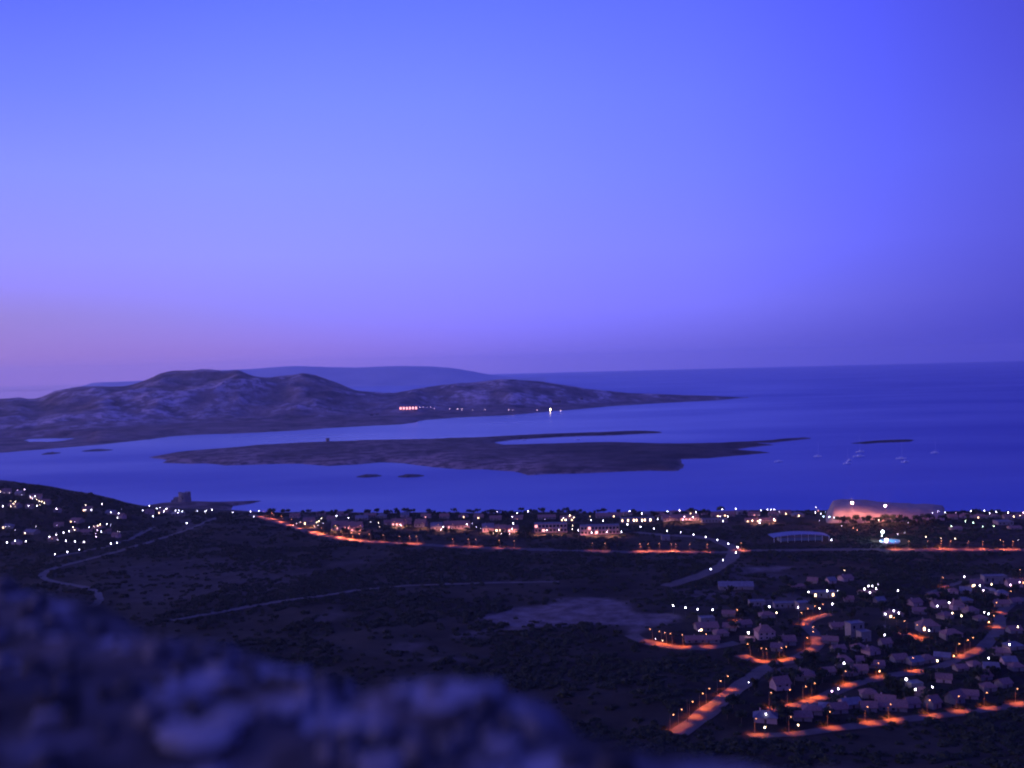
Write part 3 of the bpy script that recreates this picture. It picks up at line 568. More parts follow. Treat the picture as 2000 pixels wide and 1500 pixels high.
# ------------------------------------------------------------------ globe lamps: every point of light in the settlements
def T(ox, oy, s, items): return [(ox+a/s, oy+b_/s, c, k) for a, b_, c, k in items]
z7 = 2000/280
LAMPS = (
 T(0,930,z7,[(5,215,'y',.8),(60,238,'y',.5),(128,233,'y',.6),(243,197,'p',.6),(343,187,'p',1),(303,262,'w',.4),(40,418,'w',.9),(150,345,'y',.7),(215,355,'y',.9),(185,385,'y',.9),(152,418,'y',.9),(210,420,'y',.7),(397,415,'w',1),(425,285,'w',1),(455,305,'w',.8),(490,280,'w',.8),(510,325,'y',.9),(550,350,'y',1),(583,355,'y',1),(618,375,'y',1),(555,400,'y',.8),(515,412,'w',1),(787,455,'w',.9),(1195,405,'y',.8),(1192,470,'w',.9),(1275,470,'w',.9),(1420,390,'w',1.3),(1548,505,'w',1),(1657,520,'w',1),(1640,580,'w',.8),(1698,455,'w',.5),(1043,635,'p',.7),(500,700,'w',.7),(77,705,'w',.6),(130,700,'w',.4),(215,750,'w',.5),(795,685,'p',.6),(1020,715,'y',1.3),(1040,750,'y',1.1),(965,770,'w',.9),(885,787,'w',.9),(787,815,'w',1),(690,845,'w',1),(725,870,'o',.5),(803,888,'w',.6),(920,903,'w',1.1),(1047,910,'w',1.1),(1170,918,'w',1),(1105,1022,'w',1),(942,1057,'w',1),(765,1090,'w',1),(97,925,'w',1),(210,903,'w',.8),(360,905,'w',1),(1245,715,'w',.8),(1310,703,'y',.8),(1365,690,'y',1),(1398,675,'y',1),(1490,668,'w',1),(1543,680,'w',.6),(1355,748,'p',.9),(1413,773,'w',1),(1340,845,'p',1),(1335,800,'p',.6),(1635,770,'w',.4),(1670,772,'w',.5),(1548,940,'w',1.2),(1633,928,'w',1)])
 +T(240,930,z7,[(277,478,'w',1.1),(370,415,'w',.9),(420,560,'w',1.1),(475,450,'w',1),(520,440,'w',.9),(608,455,'w',1.4),(575,490,'w',1.1),(648,430,'w',.4),(735,480,'w',1),(785,475,'w',1.1),(772,510,'w',1),(830,490,'w',1),(1035,487,'w',1),(1145,495,'w',.9),(1170,480,'w',.8),(1243,465,'w',1.2),(890,655,'w',1.4),(1530,505,'w',.9),(1780,493,'w',1.1),(1900,485,'w',1),(1825,563,'w',.9)])
 +T(480,930,z7,[(662,683,'w',.6),(710,660,'w',.6),(758,640,'w',.6),(960,705,'w',.6),(990,645,'y',.8),(1022,625,'y',1.2),(1055,588,'y',1.1),(1080,655,'w',.7),(1008,683,'w',.6),(1263,555,'w',1.1),(1432,583,'w',.9),(1742,637,'w',.6),(1850,650,'y',.8),(1867,705,'y',.7)])
 +T(720,930,z7,[(450,685,'w',1.2),(1042,710,'w',1.2),(1012,745,'w',.8),(1165,725,'w',.6),(1370,672,'w',1),(1443,660,'w',.6),(1503,707,'w',.6),(1562,730,'w',.4),(1583,500,'w',1.2),(1798,500,'w',1.2),(1783,760,'y',1.2),(1742,797,'y',.7),(1850,800,'w',.7),(530,610,'o',.5),(1945,710,'o',.6)])
 +T(980,930,z7,[(148,490,'w',1.1),(215,518,'w',1),(148,565,'w',1.1),(160,660,'w',1.3),(143,735,'w',1),(90,710,'y',.6),(110,805,'w',.7),(175,780,'w',.5),(365,492,'w',1.1),(860,583,'w',.9),(897,610,'w',.8),(950,550,'y',1.6),(1005,575,'y',1.4),(988,690,'y',.9),(985,740,'y',.9),(1068,757,'w',1),(650,710,'w',.8),(630,755,'w',1),(797,748,'w',1),(1255,785,'w',1),(1465,775,'w',1),(1670,775,'w',.8),(1245,610,'w',1),(1232,560,'y',.7),(1413,620,'w',1),(1583,517,'w',.9),(1783,490,'w',1.1),(1755,675,'w',1),(1845,620,'w',1.3),(600,605,'p',.7),(215,595,'o',.6)])
 +T(1240,930,z7,[(95,520,'w',1.2),(210,612,'w',1.2),(100,620,'w',1.2),(317,600,'w',1),(455,495,'w',1),(622,478,'w',1),(850,500,'w',1),(690,565,'p',1.3),(810,570,'w',1.5),(670,605,'p',1),(722,500,'o',.5),(1217,465,'w',1),(1187,562,'p',1),(1297,560,'w',1),(1230,627,'w',1.1),(1407,455,'w',1.3),(1757,475,'w',1),(1848,465,'w',1),(1898,468,'w',.9),(1948,463,'w',1),(1640,620,'y',1.3),(1748,612,'w',1.4),(1738,650,'w',.9),(1730,548,'y',.6),(1940,600,'w',1.4),(82,705,'w',1),(263,733,'w',1),(452,762,'w',1.1),(640,782,'w',1.1),(820,815,'w',1.1),(990,848,'w',1.1),(1150,888,'w',1.1),(1300,940,'w',1.1),(1435,990,'w',1.1),(1410,1065,'w',1.2),(1228,1170,'w',1.1),(1060,1297,'w',1.1)])
 +T(1500,930,z7,[(155,495,'w',.7),(670,437,'w',1),(660,505,'w',.9),(700,485,'o',.9),(738,525,'w',.8),(775,563,'b',1.1),(855,567,'b',1),(920,577,'b',1.2),(955,570,'b',1.2),(897,437,'w',1.1),(930,490,'o',1),(800,500,'b',.6),(1545,615,'y',1.1),(1025,695,'w',.4),(1190,720,'o',.6),(1245,750,'o',.7),(420,560,'w',.4),(720,625,'w',.4),(885,890,'w',1.2),(1585,830,'w',1),(1810,810,'w',.6),(1957,650,'w',.7),(1910,785,'w',.5),(1068,1315,'y',.7)])
 +T(1720,930,z7,[(722,518,'w',1.2),(803,492,'w',1.4),(900,505,'w',1.1),(812,572,'w',.7),(1047,508,'p',.7),(1258,487,'w',1),(1448,482,'w',1),(1520,517,'w',1),(1610,495,'w',1.2),(1777,510,'w',1.1),(1855,565,'y',1.1),(1948,550,'y',.9),(1990,510,'p',1.1),(987,695,'g',1.1),(1185,630,'g',.9),(1293,648,'g',1.2),(1423,703,'g',.8),(1578,697,'g',.9),(630,848,'y',.9),(840,867,'y',.7),(1040,872,'y',.8),(1670,890,'o',.5),(1920,895,'w',.4)])
 +T(1200,1100,z7,[(820,590,'w',1.1),(993,618,'w',1.1),(1162,643,'w',1.1),(1370,650,'w',1.1),(1180,940,'w',.7),(1870,970,'w',1.5),(572,1055,'w',.6),(672,1080,'y',.6)])
 +T(1440,1100,z7,[(447,605,'w',1),(548,690,'y',1.2),(850,615,'w',1.1),(993,400,'w',1),(1253,385,'w',1.1),(1325,570,'w',1.1),(1148,630,'y',1),(1400,385,'w',.5),(1495,100,'y',.6),(1775,360,'w',1.5),(1830,318,'w',.9),(1883,318,'w',.8),(1853,410,'w',1.1),(1938,357,'w',1.1),(1963,295,'w',.5),(1490,1395,'w',1.1)])
 +T(1720,1100,z7,[(240,383,'w',1.1),(65,710,'w',1),(183,665,'w',1.1),(253,695,'w',1),(57,1000,'w',1),(790,595,'w',1.1),(955,550,'w',1.1),(1000,695,'y',1.2),(1128,735,'y',1.1),(1170,190,'w',1.1),(1308,305,'y',1.1),(1383,312,'w',1),(1433,378,'p',1.1),(1548,295,'y',1.1),(1810,303,'p',1),(1938,265,'p',1.1),(1990,270,'o',1),(1403,180,'y',.6),(1447,685,'w',.9),(1507,705,'b',1.1),(1510,820,'o',1.3),(1913,888,'y',1),(1797,1135,'w',1),(1507,1325,'w',.8),(673,935,'w',1.2),(1020,1295,'o',.9),(790,1360,'y',1.1)])
 +T(1440,1290,z7,[(400,747,'w',.8),(385,935,'y',.9),(850,900,'y',.8),(1320,430,'p',.9),(1410,395,'w',.9),(160,305,'w',.7),(1985,150,'o',.9)])
 +T(1720,1290,z7,[(357,262,'w',1.6),(483,405,'w',1.2),(718,375,'w',1.6)])
)
def ico(m, name, sub=1):
    import bmesh
    b_ = bmesh.new(); bmesh.ops.create_icosphere(b_, subdivisions=sub, radius=1); me = bpy.data.meshes.new(name); b_.to_mesh(me); b_.free(); me.materials.append(m); return me
GLOBE = {k: ico(m, 'globe') for k, m in GLOW.items()}
for k_, c_ in (('w', (0.95, 0.86, 1.0)), ('y', (1.0, 0.70, 0.40)), ('o', (1.0, 0.40, 0.14)), ('g', (.75, 1, .62)), ('p', (1, .62, .95)), ('b', (.62, .82, 1))):
    GLOBE[k_+'dim'] = ico(emit('faint_lamp_glow_'+k_, c_, 9), 'globe')
POLE = MB().ring([(.10, 0), (.09, .1), (.055, 1)], 6).mesh('pole', M['metal'])
FOOT = MB().ring([(.22, -.4), (.22, .12), (.13, .35)], 8).mesh('foot', M['metal'])
CNAME = {'w': 'white', 'y': 'warm yellow', 'o': 'small orange', 'g': 'pale green', 'p': 'violet pink', 'b': 'bluish'}
clus = {}
for q in LAMPS:
    clus.setdefault((lmk(q[0], q[1]), q[2]), []).append(q)
LAMPXY = []
for (lm, c), qs in clus.items():
    qs.sort()
    for i, (px, py, c, k) in enumerate(qs):
        h = 6.0 if k >= 1 else 4.0
        X, Y, g, hh = G(px, py, h)
        hh = min(max(hh, 2.2), 24)
        r = empty('globe_lamp', (X, Y, g)); rg = 0.08+.25*k*(.85+.3*((int(px*7+py*13) % 10)/10))
        ob('pole', POLE, r, sc=(1, 1, hh-rg*.6)); ob('foot', FOOT, r)
        ob('globe', GLOBE[c if k >= .78 else c+'dim'], r, (0, 0, hh), sc=(rg,)*3)
        if len(qs) == 1: lab = f'only {CNAME[c]} lamp by the {lm}'
        else: lab = f'{ordw(i)} {CNAME[c]} lamp from left by the {lm}'
        tag(r, lab, 'lamp', 'globe lamps in the settlements'); LAMPXY.append((X, Y))

# ------------------------------------------------------------------ hooded sodium street lamps: orange pools on the roads, some rows added
POOLS = {
 'main road west stretch, added': [(505, 1010, 4.0),(520, 1015, 4.0),(540, 1020, 4.0),(560, 1026, 4.0),(580, 1033, 4.4),(600, 1041, 7.5),(614, 1045, 7.5),(632, 1048, 3.5),(654, 1052, 7.5),(674, 1056, 7.0),(690, 1058, 6.6)],  # main road rows are added lamps standing in for car light trails
 'main road below the pink terraces, added': [(712, 1060, 1.3),(742, 1062, 1.1),(770, 1063, 0.9),(796, 1064, 2.0),(808, 1065, 2.0),(880, 1068, 0.9),(910, 1070, 1.5),(925, 1071, 1.5),(972, 1072, 0.9),(1002, 1073, 0.7)],
 'main road below the hotels, added': [(1157, 1077, 0.7),(1180, 1077, 1.1),(1250, 1079, 2.2),(1264, 1079, 2.2),(1287, 1079, 1.8),(1310, 1080, 2.4),(1324, 1080, 2.4),(1346, 1080, 1.3),(1382, 1080, 0.9),(1455, 1078, 2.9)],
 'main road east stretch, added': [(1755, 1075, 3.1),(1775, 1075, 1.5),(1812, 1075, 0.7),(1840, 1075, 2.0),(1858, 1075, 1.3),(1897, 1075, 1.1),(1925, 1075, 2.4),(1960, 1075, 2.4),(1985, 1075, 2.2)],
 'lane below the bare plot': [(1258,1254,.5),(1281,1260,1),(1294,1263,1),(1306,1265,.8),(1329,1268,1.5),(1382,1266,.7)],
 'garden houses': [(1448,1213,1.6)],
 'hairpin lane': [(1453,1284,.8),(1478,1293,1.4),(1489,1296,1),(1531,1292,1.3),(1546,1289,1),(1585,1273,1),(1598,1258,.8),(1597,1248,.8),(1567,1220,.8),(1583,1210,1.4),(1601,1205,.9),(1605,1201,.8)],
 'road running down to the scrub': [(1434,1348,.9),(1417,1360,.7),(1401,1374,1.1),(1386,1388,1.3),(1366,1403,1.1),(1345,1418,.7),(1329,1432,.6)],
 'climbing lane lower half': [(1510,1385,.5),(1556,1380,1),(1581,1373,1.1),(1603,1365,2),(1660,1340,1.3),(1722,1324,1)],
 'climbing lane upper half': [(1792,1313,1.3),(1886,1283,1),(1900,1276,1),(1912,1270,.8),(1936,1224,1.6),(1950,1199,1.3),(1982,1176,.8)],
 'lowest village road': [(1490,1438,1),(1556,1435,.4),(1631,1425,1),(1698,1416,1.4),(1748,1409,1.6),(1820,1401,.8),(1877,1393,.9),(1934,1385,.9),(1991,1377,.9)],
 'short sloping lane': [(1738,1229,1),(1755,1235,1),(1780,1245,1.3),(1800,1251,.8)],
 'upper village lane': [(1848,1147,.6),(1990,1132,.6)],
}
POOLS['added row, lane before the pink rows'] = [(608,1031,.5),(655,1040,.7),(682,1041,.7),(704,1039,.5),(770,1031,.6),(792,1030,.5),(825,1034,.6),(856,1038,.6),(884,1037,.7),(908,1036,.6),(950,1042,.7),(975,1044,.6),(1000,1043,.6)]  # this row and the next two: unseen lamps added to brighten facades
POOLS['added row, terrace of the hotels'] = [(1052,1045,.5),(1074,1045,.5),(1096,1045,.5),(1146,1048,.5),(1168,1048,.5),(1190,1048,.5),(1206,1048,.4)]
POOLS['added row behind the white arcade'] = [(1310,1022,.5),(1340,1021,.6),(1360,1020,.5),(1480,1024,.5),(1505,1023,.5)]
SPOLE = MB().ring([(.13, -.4), (.12, .2), (.07, 7.0)], 6).mesh('pole', M['metal'])
SARM = MB().tube((0, 0, 6.95), (1.5, 0, 7.25), .05, .04).mesh('arm', M['metal'])
SHOOD = MB().box(1.25, -.22, 7.20, 2.15, .22, 7.36).mesh('hood', M['metal'])
SLENS = MB().add([(1.7+.42*math.cos(a)*q, .25*math.sin(a)*q, 7.19-.30*z) for q, z in ((1, 0), (.9, .55), (.45, 1)) for a in [k*math.pi/4 for k in range(8)]], [(j*8+i, j*8+(i+1) % 8, j*8+8+(i+1) % 8, j*8+8+i) for j in range(2) for i in range(8)]+[tuple(range(16, 24))]).mesh('lens', emit('sodium_lens', (1.0, .36, .09), 6))
SPOT_W = 17000
spots = {}
for rn, ps in POOLS.items():
    ps = sorted(ps)
    for i, (px, py, k) in enumerate(ps):
        X, Y, g, _ = G(px, py, 0)
        # stand the pole on the far verge of the nearest road, arm reaching over the carriageway
        best = min((((w_[:, 0]-X)**2+(w_[:, 1]-Y)**2).min(), j) for j, (w_, _) in enumerate(ROADPTS))[1]
        w_, wd = ROADPTS[best]; kk = int(((w_[:, 0]-X)**2+(w_[:, 1]-Y)**2).argmin())
        a = w_[max(kk-1, 0)]; b_ = w_[min(kk+1, len(w_)-1)]; tv = (b_-a)/max(np.hypot(*(b_-a)), 1e-6); nv = np.array([-tv[1], tv[0]])
        if nv[1] < 0: nv = -nv
        free = 'lane before the pink' in rn or 'hotels' == rn[-6:] and 'terrace' in rn or 'arcade' in rn  # the added facade lamps, not tied to a road
        ctr = np.array([X, Y]) if free else w_[kk] if np.hypot(*(w_[kk]-(X, Y))) < 14 else np.array([X, Y])
        ps_ = ctr+(nv*0 if free else nv*(wd/2+.5)); g = float(gz(*ps_))
        r = empty('street_lamp', (ps_[0], ps_[1], g), math.pi/2 if free else math.atan2(-nv[1], -nv[0]))
        for nm, me in (('pole', SPOLE), ('arm', SARM), ('hood', SHOOD), ('lens', SLENS)): ob(nm, me, r)
        main = rn.startswith('main road'); kq = (round(k, 1), free, main)
        if kq not in spots:
            L_ = bpy.data.lights.new('sodium_light', 'SPOT'); L_.energy = SPOT_W*k*(.72 if main else 1.9 if free else .70); L_.color = (1.0, .40, .34) if free else (1.0, .20, .09) if main else (1.0, .19, .02); L_.spot_size = R(168 if free else 122 if main else 94); L_.spot_blend = 1.0; L_.shadow_soft_size = .15
            spots[kq] = L_
        ob('sodium_light', spots[kq], r, (1.7, 0, 6.75))
        side = 'only' if len(ps) == 1 else f'{ordw(i)} from the left'
        tag(r, f'orange street lamp, {side}, along the {rn}' if len(ps) > 1 else f'single hooded orange street lamp glowing by the {rn}', 'street lamp', 'orange street lamps'); LAMPXY.append((ps_[0], ps_[1]))

# floodlights: two on the bluff, one by the pool
def flood(px, py, h, c, power, col, label, Y=None):
    if Y is None: X, Y, g, hh = G(px, py, h)
    else:
        d = ray(px, py); X = d[0]*Y; g = float(gz(X, Y)); hh = H+d[2]*Y-g
    r = empty('floodlight', (X, Y, g), 0)
    MB().ring([(.2, -.5), (.18, .3), (.10, hh-.9)], 8).build('mast', M['metal'], r)
    MB().box(-.9, -.06, hh-1.0, .9, .06, hh-.86).build('crossbar', M['metal'], r)
    hd = MB()
    ob('lamp_head', GLOBE[c], r, (0, 0, hh), sc=(1.15, .8, .95))
    L_ = bpy.data.lights.new('flood', 'POINT'); L_.energy = power; L_.color = col; L_.shadow_soft_size = .8
    ob('flood', L_, r, (0, -1.6, hh))
    tag(r, label, 'floodlight', 'tall floodlights by the shore')
flood(1664, 982, 12, 'P', 52000, (1, .34, .27), 'bright pink floodlight at the top left of the sand bluff', 1076)
flood(1729, 988, 12, 'P', 56000, (1, .34, .29), 'bright pink floodlight in the middle of the sand bluff', 1070)
flood(1724, 1039, 9, 'G', 14000, (.62, .9, 1), 'brilliant greenish white floodlight beside the turquoise pool')

# ------------------------------------------------------------------ buildings
HOUSES = []
def house(px, py, wpx, hpx, wall, roof, label, depth=.8, rot=0.0, kind='gable', storeys=1, lit=(), door=True, name='house', cat='house', balc=False, nwin=None):
    X, Y, g, _ = G(px, py, 0); w = wpx*Y/2000; h = hpx*Y/2000; dp = max(5.5, w*depth)
    if w < 5: w = 5
    r = empty(name, (X, Y+dp/2, min(g, float(gz(X, Y+dp/2)))-.1), rot)
    wm, rm = M[wall], M[roof]
    hw = h*(.50 if kind == 'gable' else .55 if kind == 'hip' else .94); x = w/2; y = dp/2
    if kind == 'vault': hw = h*.45
    wb = MB().box(-x, -y, -1.2, x, y, hw)
    if kind == 'gable': wb.add([(-x, -y+.02, hw), (-x, y-.02, hw), (-x, 0, h-.25), (x, -y+.02, hw), (x, y-.02, hw), (x, 0, h-.25)], [(0, 1, 2), (3, 5, 4)])
    wb.build('walls', wm, r)
    e = .55
    if kind == 'gable':
        rb = MB().add([(-x-e, -y-e, hw-.15), (x+e, -y-e, hw-.15), (x+e, 0, h), (-x-e, 0, h), (-x-e, y+e, hw-.15), (x+e, y+e, hw-.15),
                       (-x-e, -y-e, hw+.05), (x+e, -y-e, hw+.05), (x+e, 0, h+.2), (-x-e, 0, h+.2), (-x-e, y+e, hw+.05), (x+e, y+e, hw+.05)],
                      [(6, 7, 8, 9), (9, 8, 11, 10), (0, 3, 2, 1), (3, 4, 5, 2), (0, 1, 7, 6), (4, 10, 11, 5), (0, 6, 9, 3), (3, 9, 10, 4), (1, 2, 8, 7), (2, 5, 11, 8)])
    elif kind == 'hip':
        rx = max(x-y, x*.3)
        rb = MB().add([(-x-e, -y-e, hw), (x+e, -y-e, hw), (x+e, y+e, hw), (-x-e, y+e, hw), (-rx, 0, h), (rx, 0, h)], [(0, 1, 5, 4), (1, 2, 5), (2, 3, 4, 5), (3, 0, 4), (3, 2, 1, 0)])
    elif kind == 'vault':
        rb = MB(); k = 10; v = []; 
        for i in range(k+1):
            a = math.pi*i/k
            for s_ in (-1, 1): v.append((-math.cos(a)*(x+e), s_*(y+e), hw+math.sin(a)*(h-hw)))
        f = [(2*i, 2*i+1, 2*i+3, 2*i+2) for i in range(k)]+[tuple(range(0, 2*k+2, 2)), tuple(range(2*k+1, -1, -2)), (0, 2*k, 2*k+1, 1)]
        rb.add(v, f)
    else:
        rb = MB().box(-x-.15, -y-.15, hw+.002, x+.15, y+.15, hw+.22)
        for b_ in ((-x-.15, -y-.15, x+.15, -y+.1), (-x-.15, y-.1, x+.15, y+.15), (-x-.15, -y+.1, -x+.1, y-.1), (x-.1, -y+.1, x+.15, y-.1)): rb.box(b_[0], b_[1], hw+.222, b_[2], b_[3], hw+.55)
    ro = rb.build('roof', rm, r)
    if kind in ('gable', 'hip') and w > 8:
        zc = h-.1
        MB().box(-x*.45-.35, .3, zc-1.0, -x*.45+.35, 1.0, zc+.7).build('chimney', wm, ro)
    n = nwin or max(2, int(w/3.4)); fh = hw/storeys; doorx = None
    if door:
        doorx = x*.35 if n > 2 else 0
    k = 0
    for s_ in range(storeys):
        for i in range(n):
            cx = -x+(i+.5)*w/n; zb = s_*fh+fh*.36; zt = s_*fh+fh*.80; hwid = min(.62, w/n*.30)
            if balc: zb = s_*fh+fh*.10; hwid = w/n*.34
            if s_ == 0 and door and abs(cx-doorx) < w/n*.51: continue
            m_ = M['glass'] if k not in lit else M['litpink' if wall == 'pink' else 'litwin']
            wo_ = MB().box(cx-hwid, -y-.05, zb, cx+hwid, -y+.05, zt).build('window', m_, r)
            if balc: MB().box(cx-hwid-.15, -y-1.1, zb-.16, cx+hwid+.15, -y-.052, zb-.02).box(cx-hwid-.15, -y-1.1, zb-.02, cx+hwid+.15, -y-1.02, zb+.85).build('balcony', wm, r)
            elif w/n > 2.2: MB().box(cx-hwid-.1, -y-.12, zb-.12, cx+hwid+.1, -y-.002, zb-.01).build('sill', wm, wo_)
            k += 1
    if door: MB().box(doorx-.5, -y-.06, -.1, doorx+.5, -y+.04, min(2.1, fh*.75)).build('door', M['wood'], r)
    tag(r, label, cat, 'houses of the settlements' if cat == 'house' else None); HOUSES.append((X, Y+dp/2, max(w, dp)*.62)); return r
# coastal strip
house(602,1026,22,14,'plaster','tile','pale violet house standing alone above the first road bend',rot=.1,lit=(0,))
house(646,1019,14,11,'plaster','tile','small pale house behind the yellow lit garden',rot=-.1)
house(662,1036,30,17,'pink','tile','left half of the big pink house with bright roofs',rot=.05,lit=(1,2))
house(692,1037,28,17,'pink','tile','right half of the big pink house with lit windows',rot=-.06,lit=(0,1,3),storeys=2)
house(706,1016,24,9,'plaster','flatroof','low pale house tucked among trees above the big pink house')
house(757,1026,14,10,'plaster','tile','small grey villa at the left end of the second pink row',rot=.2)
house(776,1028,22,14,'pink','tile','pink villa with orange glow in the second pink row',rot=-.1,lit=(0,1))
house(796,1024,14,12,'pink','tile','narrow pink villa at the right end of the second pink row',rot=.1,lit=(0,))
house(822,1030,22,15,'plaster','tile','pale gabled villa between the pink rows',rot=-.3)
house(852,1036,22,15,'plaster','flatroof','pale villa at the left end of the long pink terrace',rot=.15)
house(880,1034,26,15,'pink','tile','middle villa of the long pink terrace',rot=.0,lit=(1,))
house(905,1033,24,15,'pink','tile','right villa of the long pink terrace',rot=-.08,lit=(2,))
house(953,1039,22,16,'pink','flatroof','square pink corner villa left of the yellow lamps',rot=.1)
house(978,1040,22,14,'ochre','tile','ochre villa under the yellow lamps',lit=(0,1),rot=-.1)
house(1001,1040,22,13,'pink','tile','pink villa with small lights left of the hotels',lit=(0,2),rot=.1)
house(1076,1040,64,18,'pink','flatroof','long two storey pink hotel with balconies, the left of the pair',.28,-.02,'flat',2,(2,9),False,'hotel','hotel',True,9)
house(1172,1044,76,18,'pink','flatroof','longest two storey pink hotel with balconies, the right of the pair',.24,.0,'flat',2,(4,13),False,'hotel','hotel',True,11)
house(1068,1014,34,7,'plaster','tile','low tiled house behind the left hotel',rot=.02)
house(1108,1018,26,10,'ochre','tile','house with the brightest warm terrace behind the hotels',lit=(0,1,2),rot=-.06)
house(1180,1012,30,8,'plaster','tile','low house in the garden behind the right hotel')
house(1246,1021,66,9,'plaster','flatroof','long low white arcade with lit openings',.2,0,'flat',1,(0,2,4,5,7,8,10),False,'arcade','arcade',False,12)
house(1312,1018,34,11,'plaster','tile','violet grey villa right of the arcade',rot=.05)
house(1348,1017,36,11,'pink','tile','pink lit villa row above the dark trees',lit=(0,1,2,4),rot=-.04)
house(1396,1021,50,7,'plaster','flatroof','long low pale wing beside the four light villa group',.25,kind='flat')
house(1402,1010,22,9,'plaster','tile','villa in the middle of the four lights',lit=(1,))
house(1452,1006,22,7,'plaster','flatroof','small pale house right of the tall shore lamp',kind='flat')
house(1487,1020,60,8,'ochre','tile','warm lit row of rooms close to the shore',.22,lit=(0,3,7,9))
house(1301,1056,16,9,'plaster','flatroof','small white kiosk beside the bending road',kind='flat',name='kiosk',cat='kiosk')
house(1640,1010,30,8,'plaster','flatroof','blue lit building at the left foot of the sand bluff',kind='flat',lit=(0,1))
house(1870,1036,20,7,'plaster','tile','dark house among the green garden lamps')
house(1965,1026,30,7,'plaster','flatroof','pale blue house near the right edge of the shore',kind='flat')
house(1985,1034,22,6,'ochre','tile','low house at the right edge below the shore lamps')
for zn, ps in {'left of the hotels': [(575,1012),(628,1009),(668,1008),(722,1011),(745,1012),(790,1010),(832,1012),(868,1013),(905,1012),(935,1014),(968,1016),(1010,1015)],
               'right of the hotels': [(1205,1011),(1226,1008),(1262,1008),(1290,1009),(1322,1006),(1350,1005),(1380,1006),(1424,1009),(1474,1008),(1512,1008),(1535,1006),(1560,1010)], 'right of the sand bluff': [(1862,1014),(1890,1012),(1918,1013),(1945,1012),(1972,1014),(1994,1013)]}.items():
    for i, (px, py) in enumerate(ps):
        house(px, py, rnd.uniform(15, 24), rnd.uniform(7.5, 9.5), rnd.choice(['plaster', 'pink', 'ochre']), rnd.choice(['tile', 'tile', 'flatroof']), f'low shore house among trees, {ordw(i)} from left, {zn}', .7, rnd.uniform(-.2, .2), rnd.choice(['gable', 'hip']), 1, (rnd.randrange(3),) if rnd.random() < .6 else ())
# left hill
for px, py, w, lab in [(10,964,16,'crest villa cut by the left edge'),(36,968,14,'second crest villa from the left edge'),(66,975,22,'villa under the first yellow terrace lamps'),(84,985,20,'villa at the lower end of the yellow terrace'),(26,992,20,'villa inside the cross of yellow lights'),
                       (56,994,14,'small villa left of the yellow terrace foot'),(110,1001,14,'villa beside the lone hillside lamp'),(168,999,18,'upper villa of the headland houses'),(215,1006,18,'end villa on the headland brow'),(234,1012,16,'last villa before the headland drops'),
                       (12,1033,20,'dim villa at the left edge'),(58,1044,24,'reddish dim villa in the left settlement'),(112,1030,16,'pale pink villa above the sloping lane'),(147,1022,22,'violet roofed villa above the bright yellow house'),(142,1040,16,'bright yellow house of the left settlement'),
                       (165,1044,20,'violet villa right of the bright yellow house'),(190,1036,20,'villa on the yellow row under the headland'),(206,1043,16,'villa right of the violet lit wall'),(100,1058,16,'villa beside the sloping lane'),(225,1050,14,'small villa at the settlement edge'),
                       (30,1064,16,'lowest villa at the left edge'),(290,1004,16,'villa left of the round tower'),(320,1004,22,'villa before the round tower'),(345,1008,24,'red roofed villa at the foot of the tower')]:
    house(px, py, w, 9, rnd.choice(['plaster', 'plaster', 'ochre', 'pink']), rnd.choice(['tile', 'tile', 'flatroof']), lab, rot=rnd.uniform(-.4, .4), lit=(0,) if rnd.random() < .6 else (), kind=rnd.choice(['gable', 'hip', 'gable']))
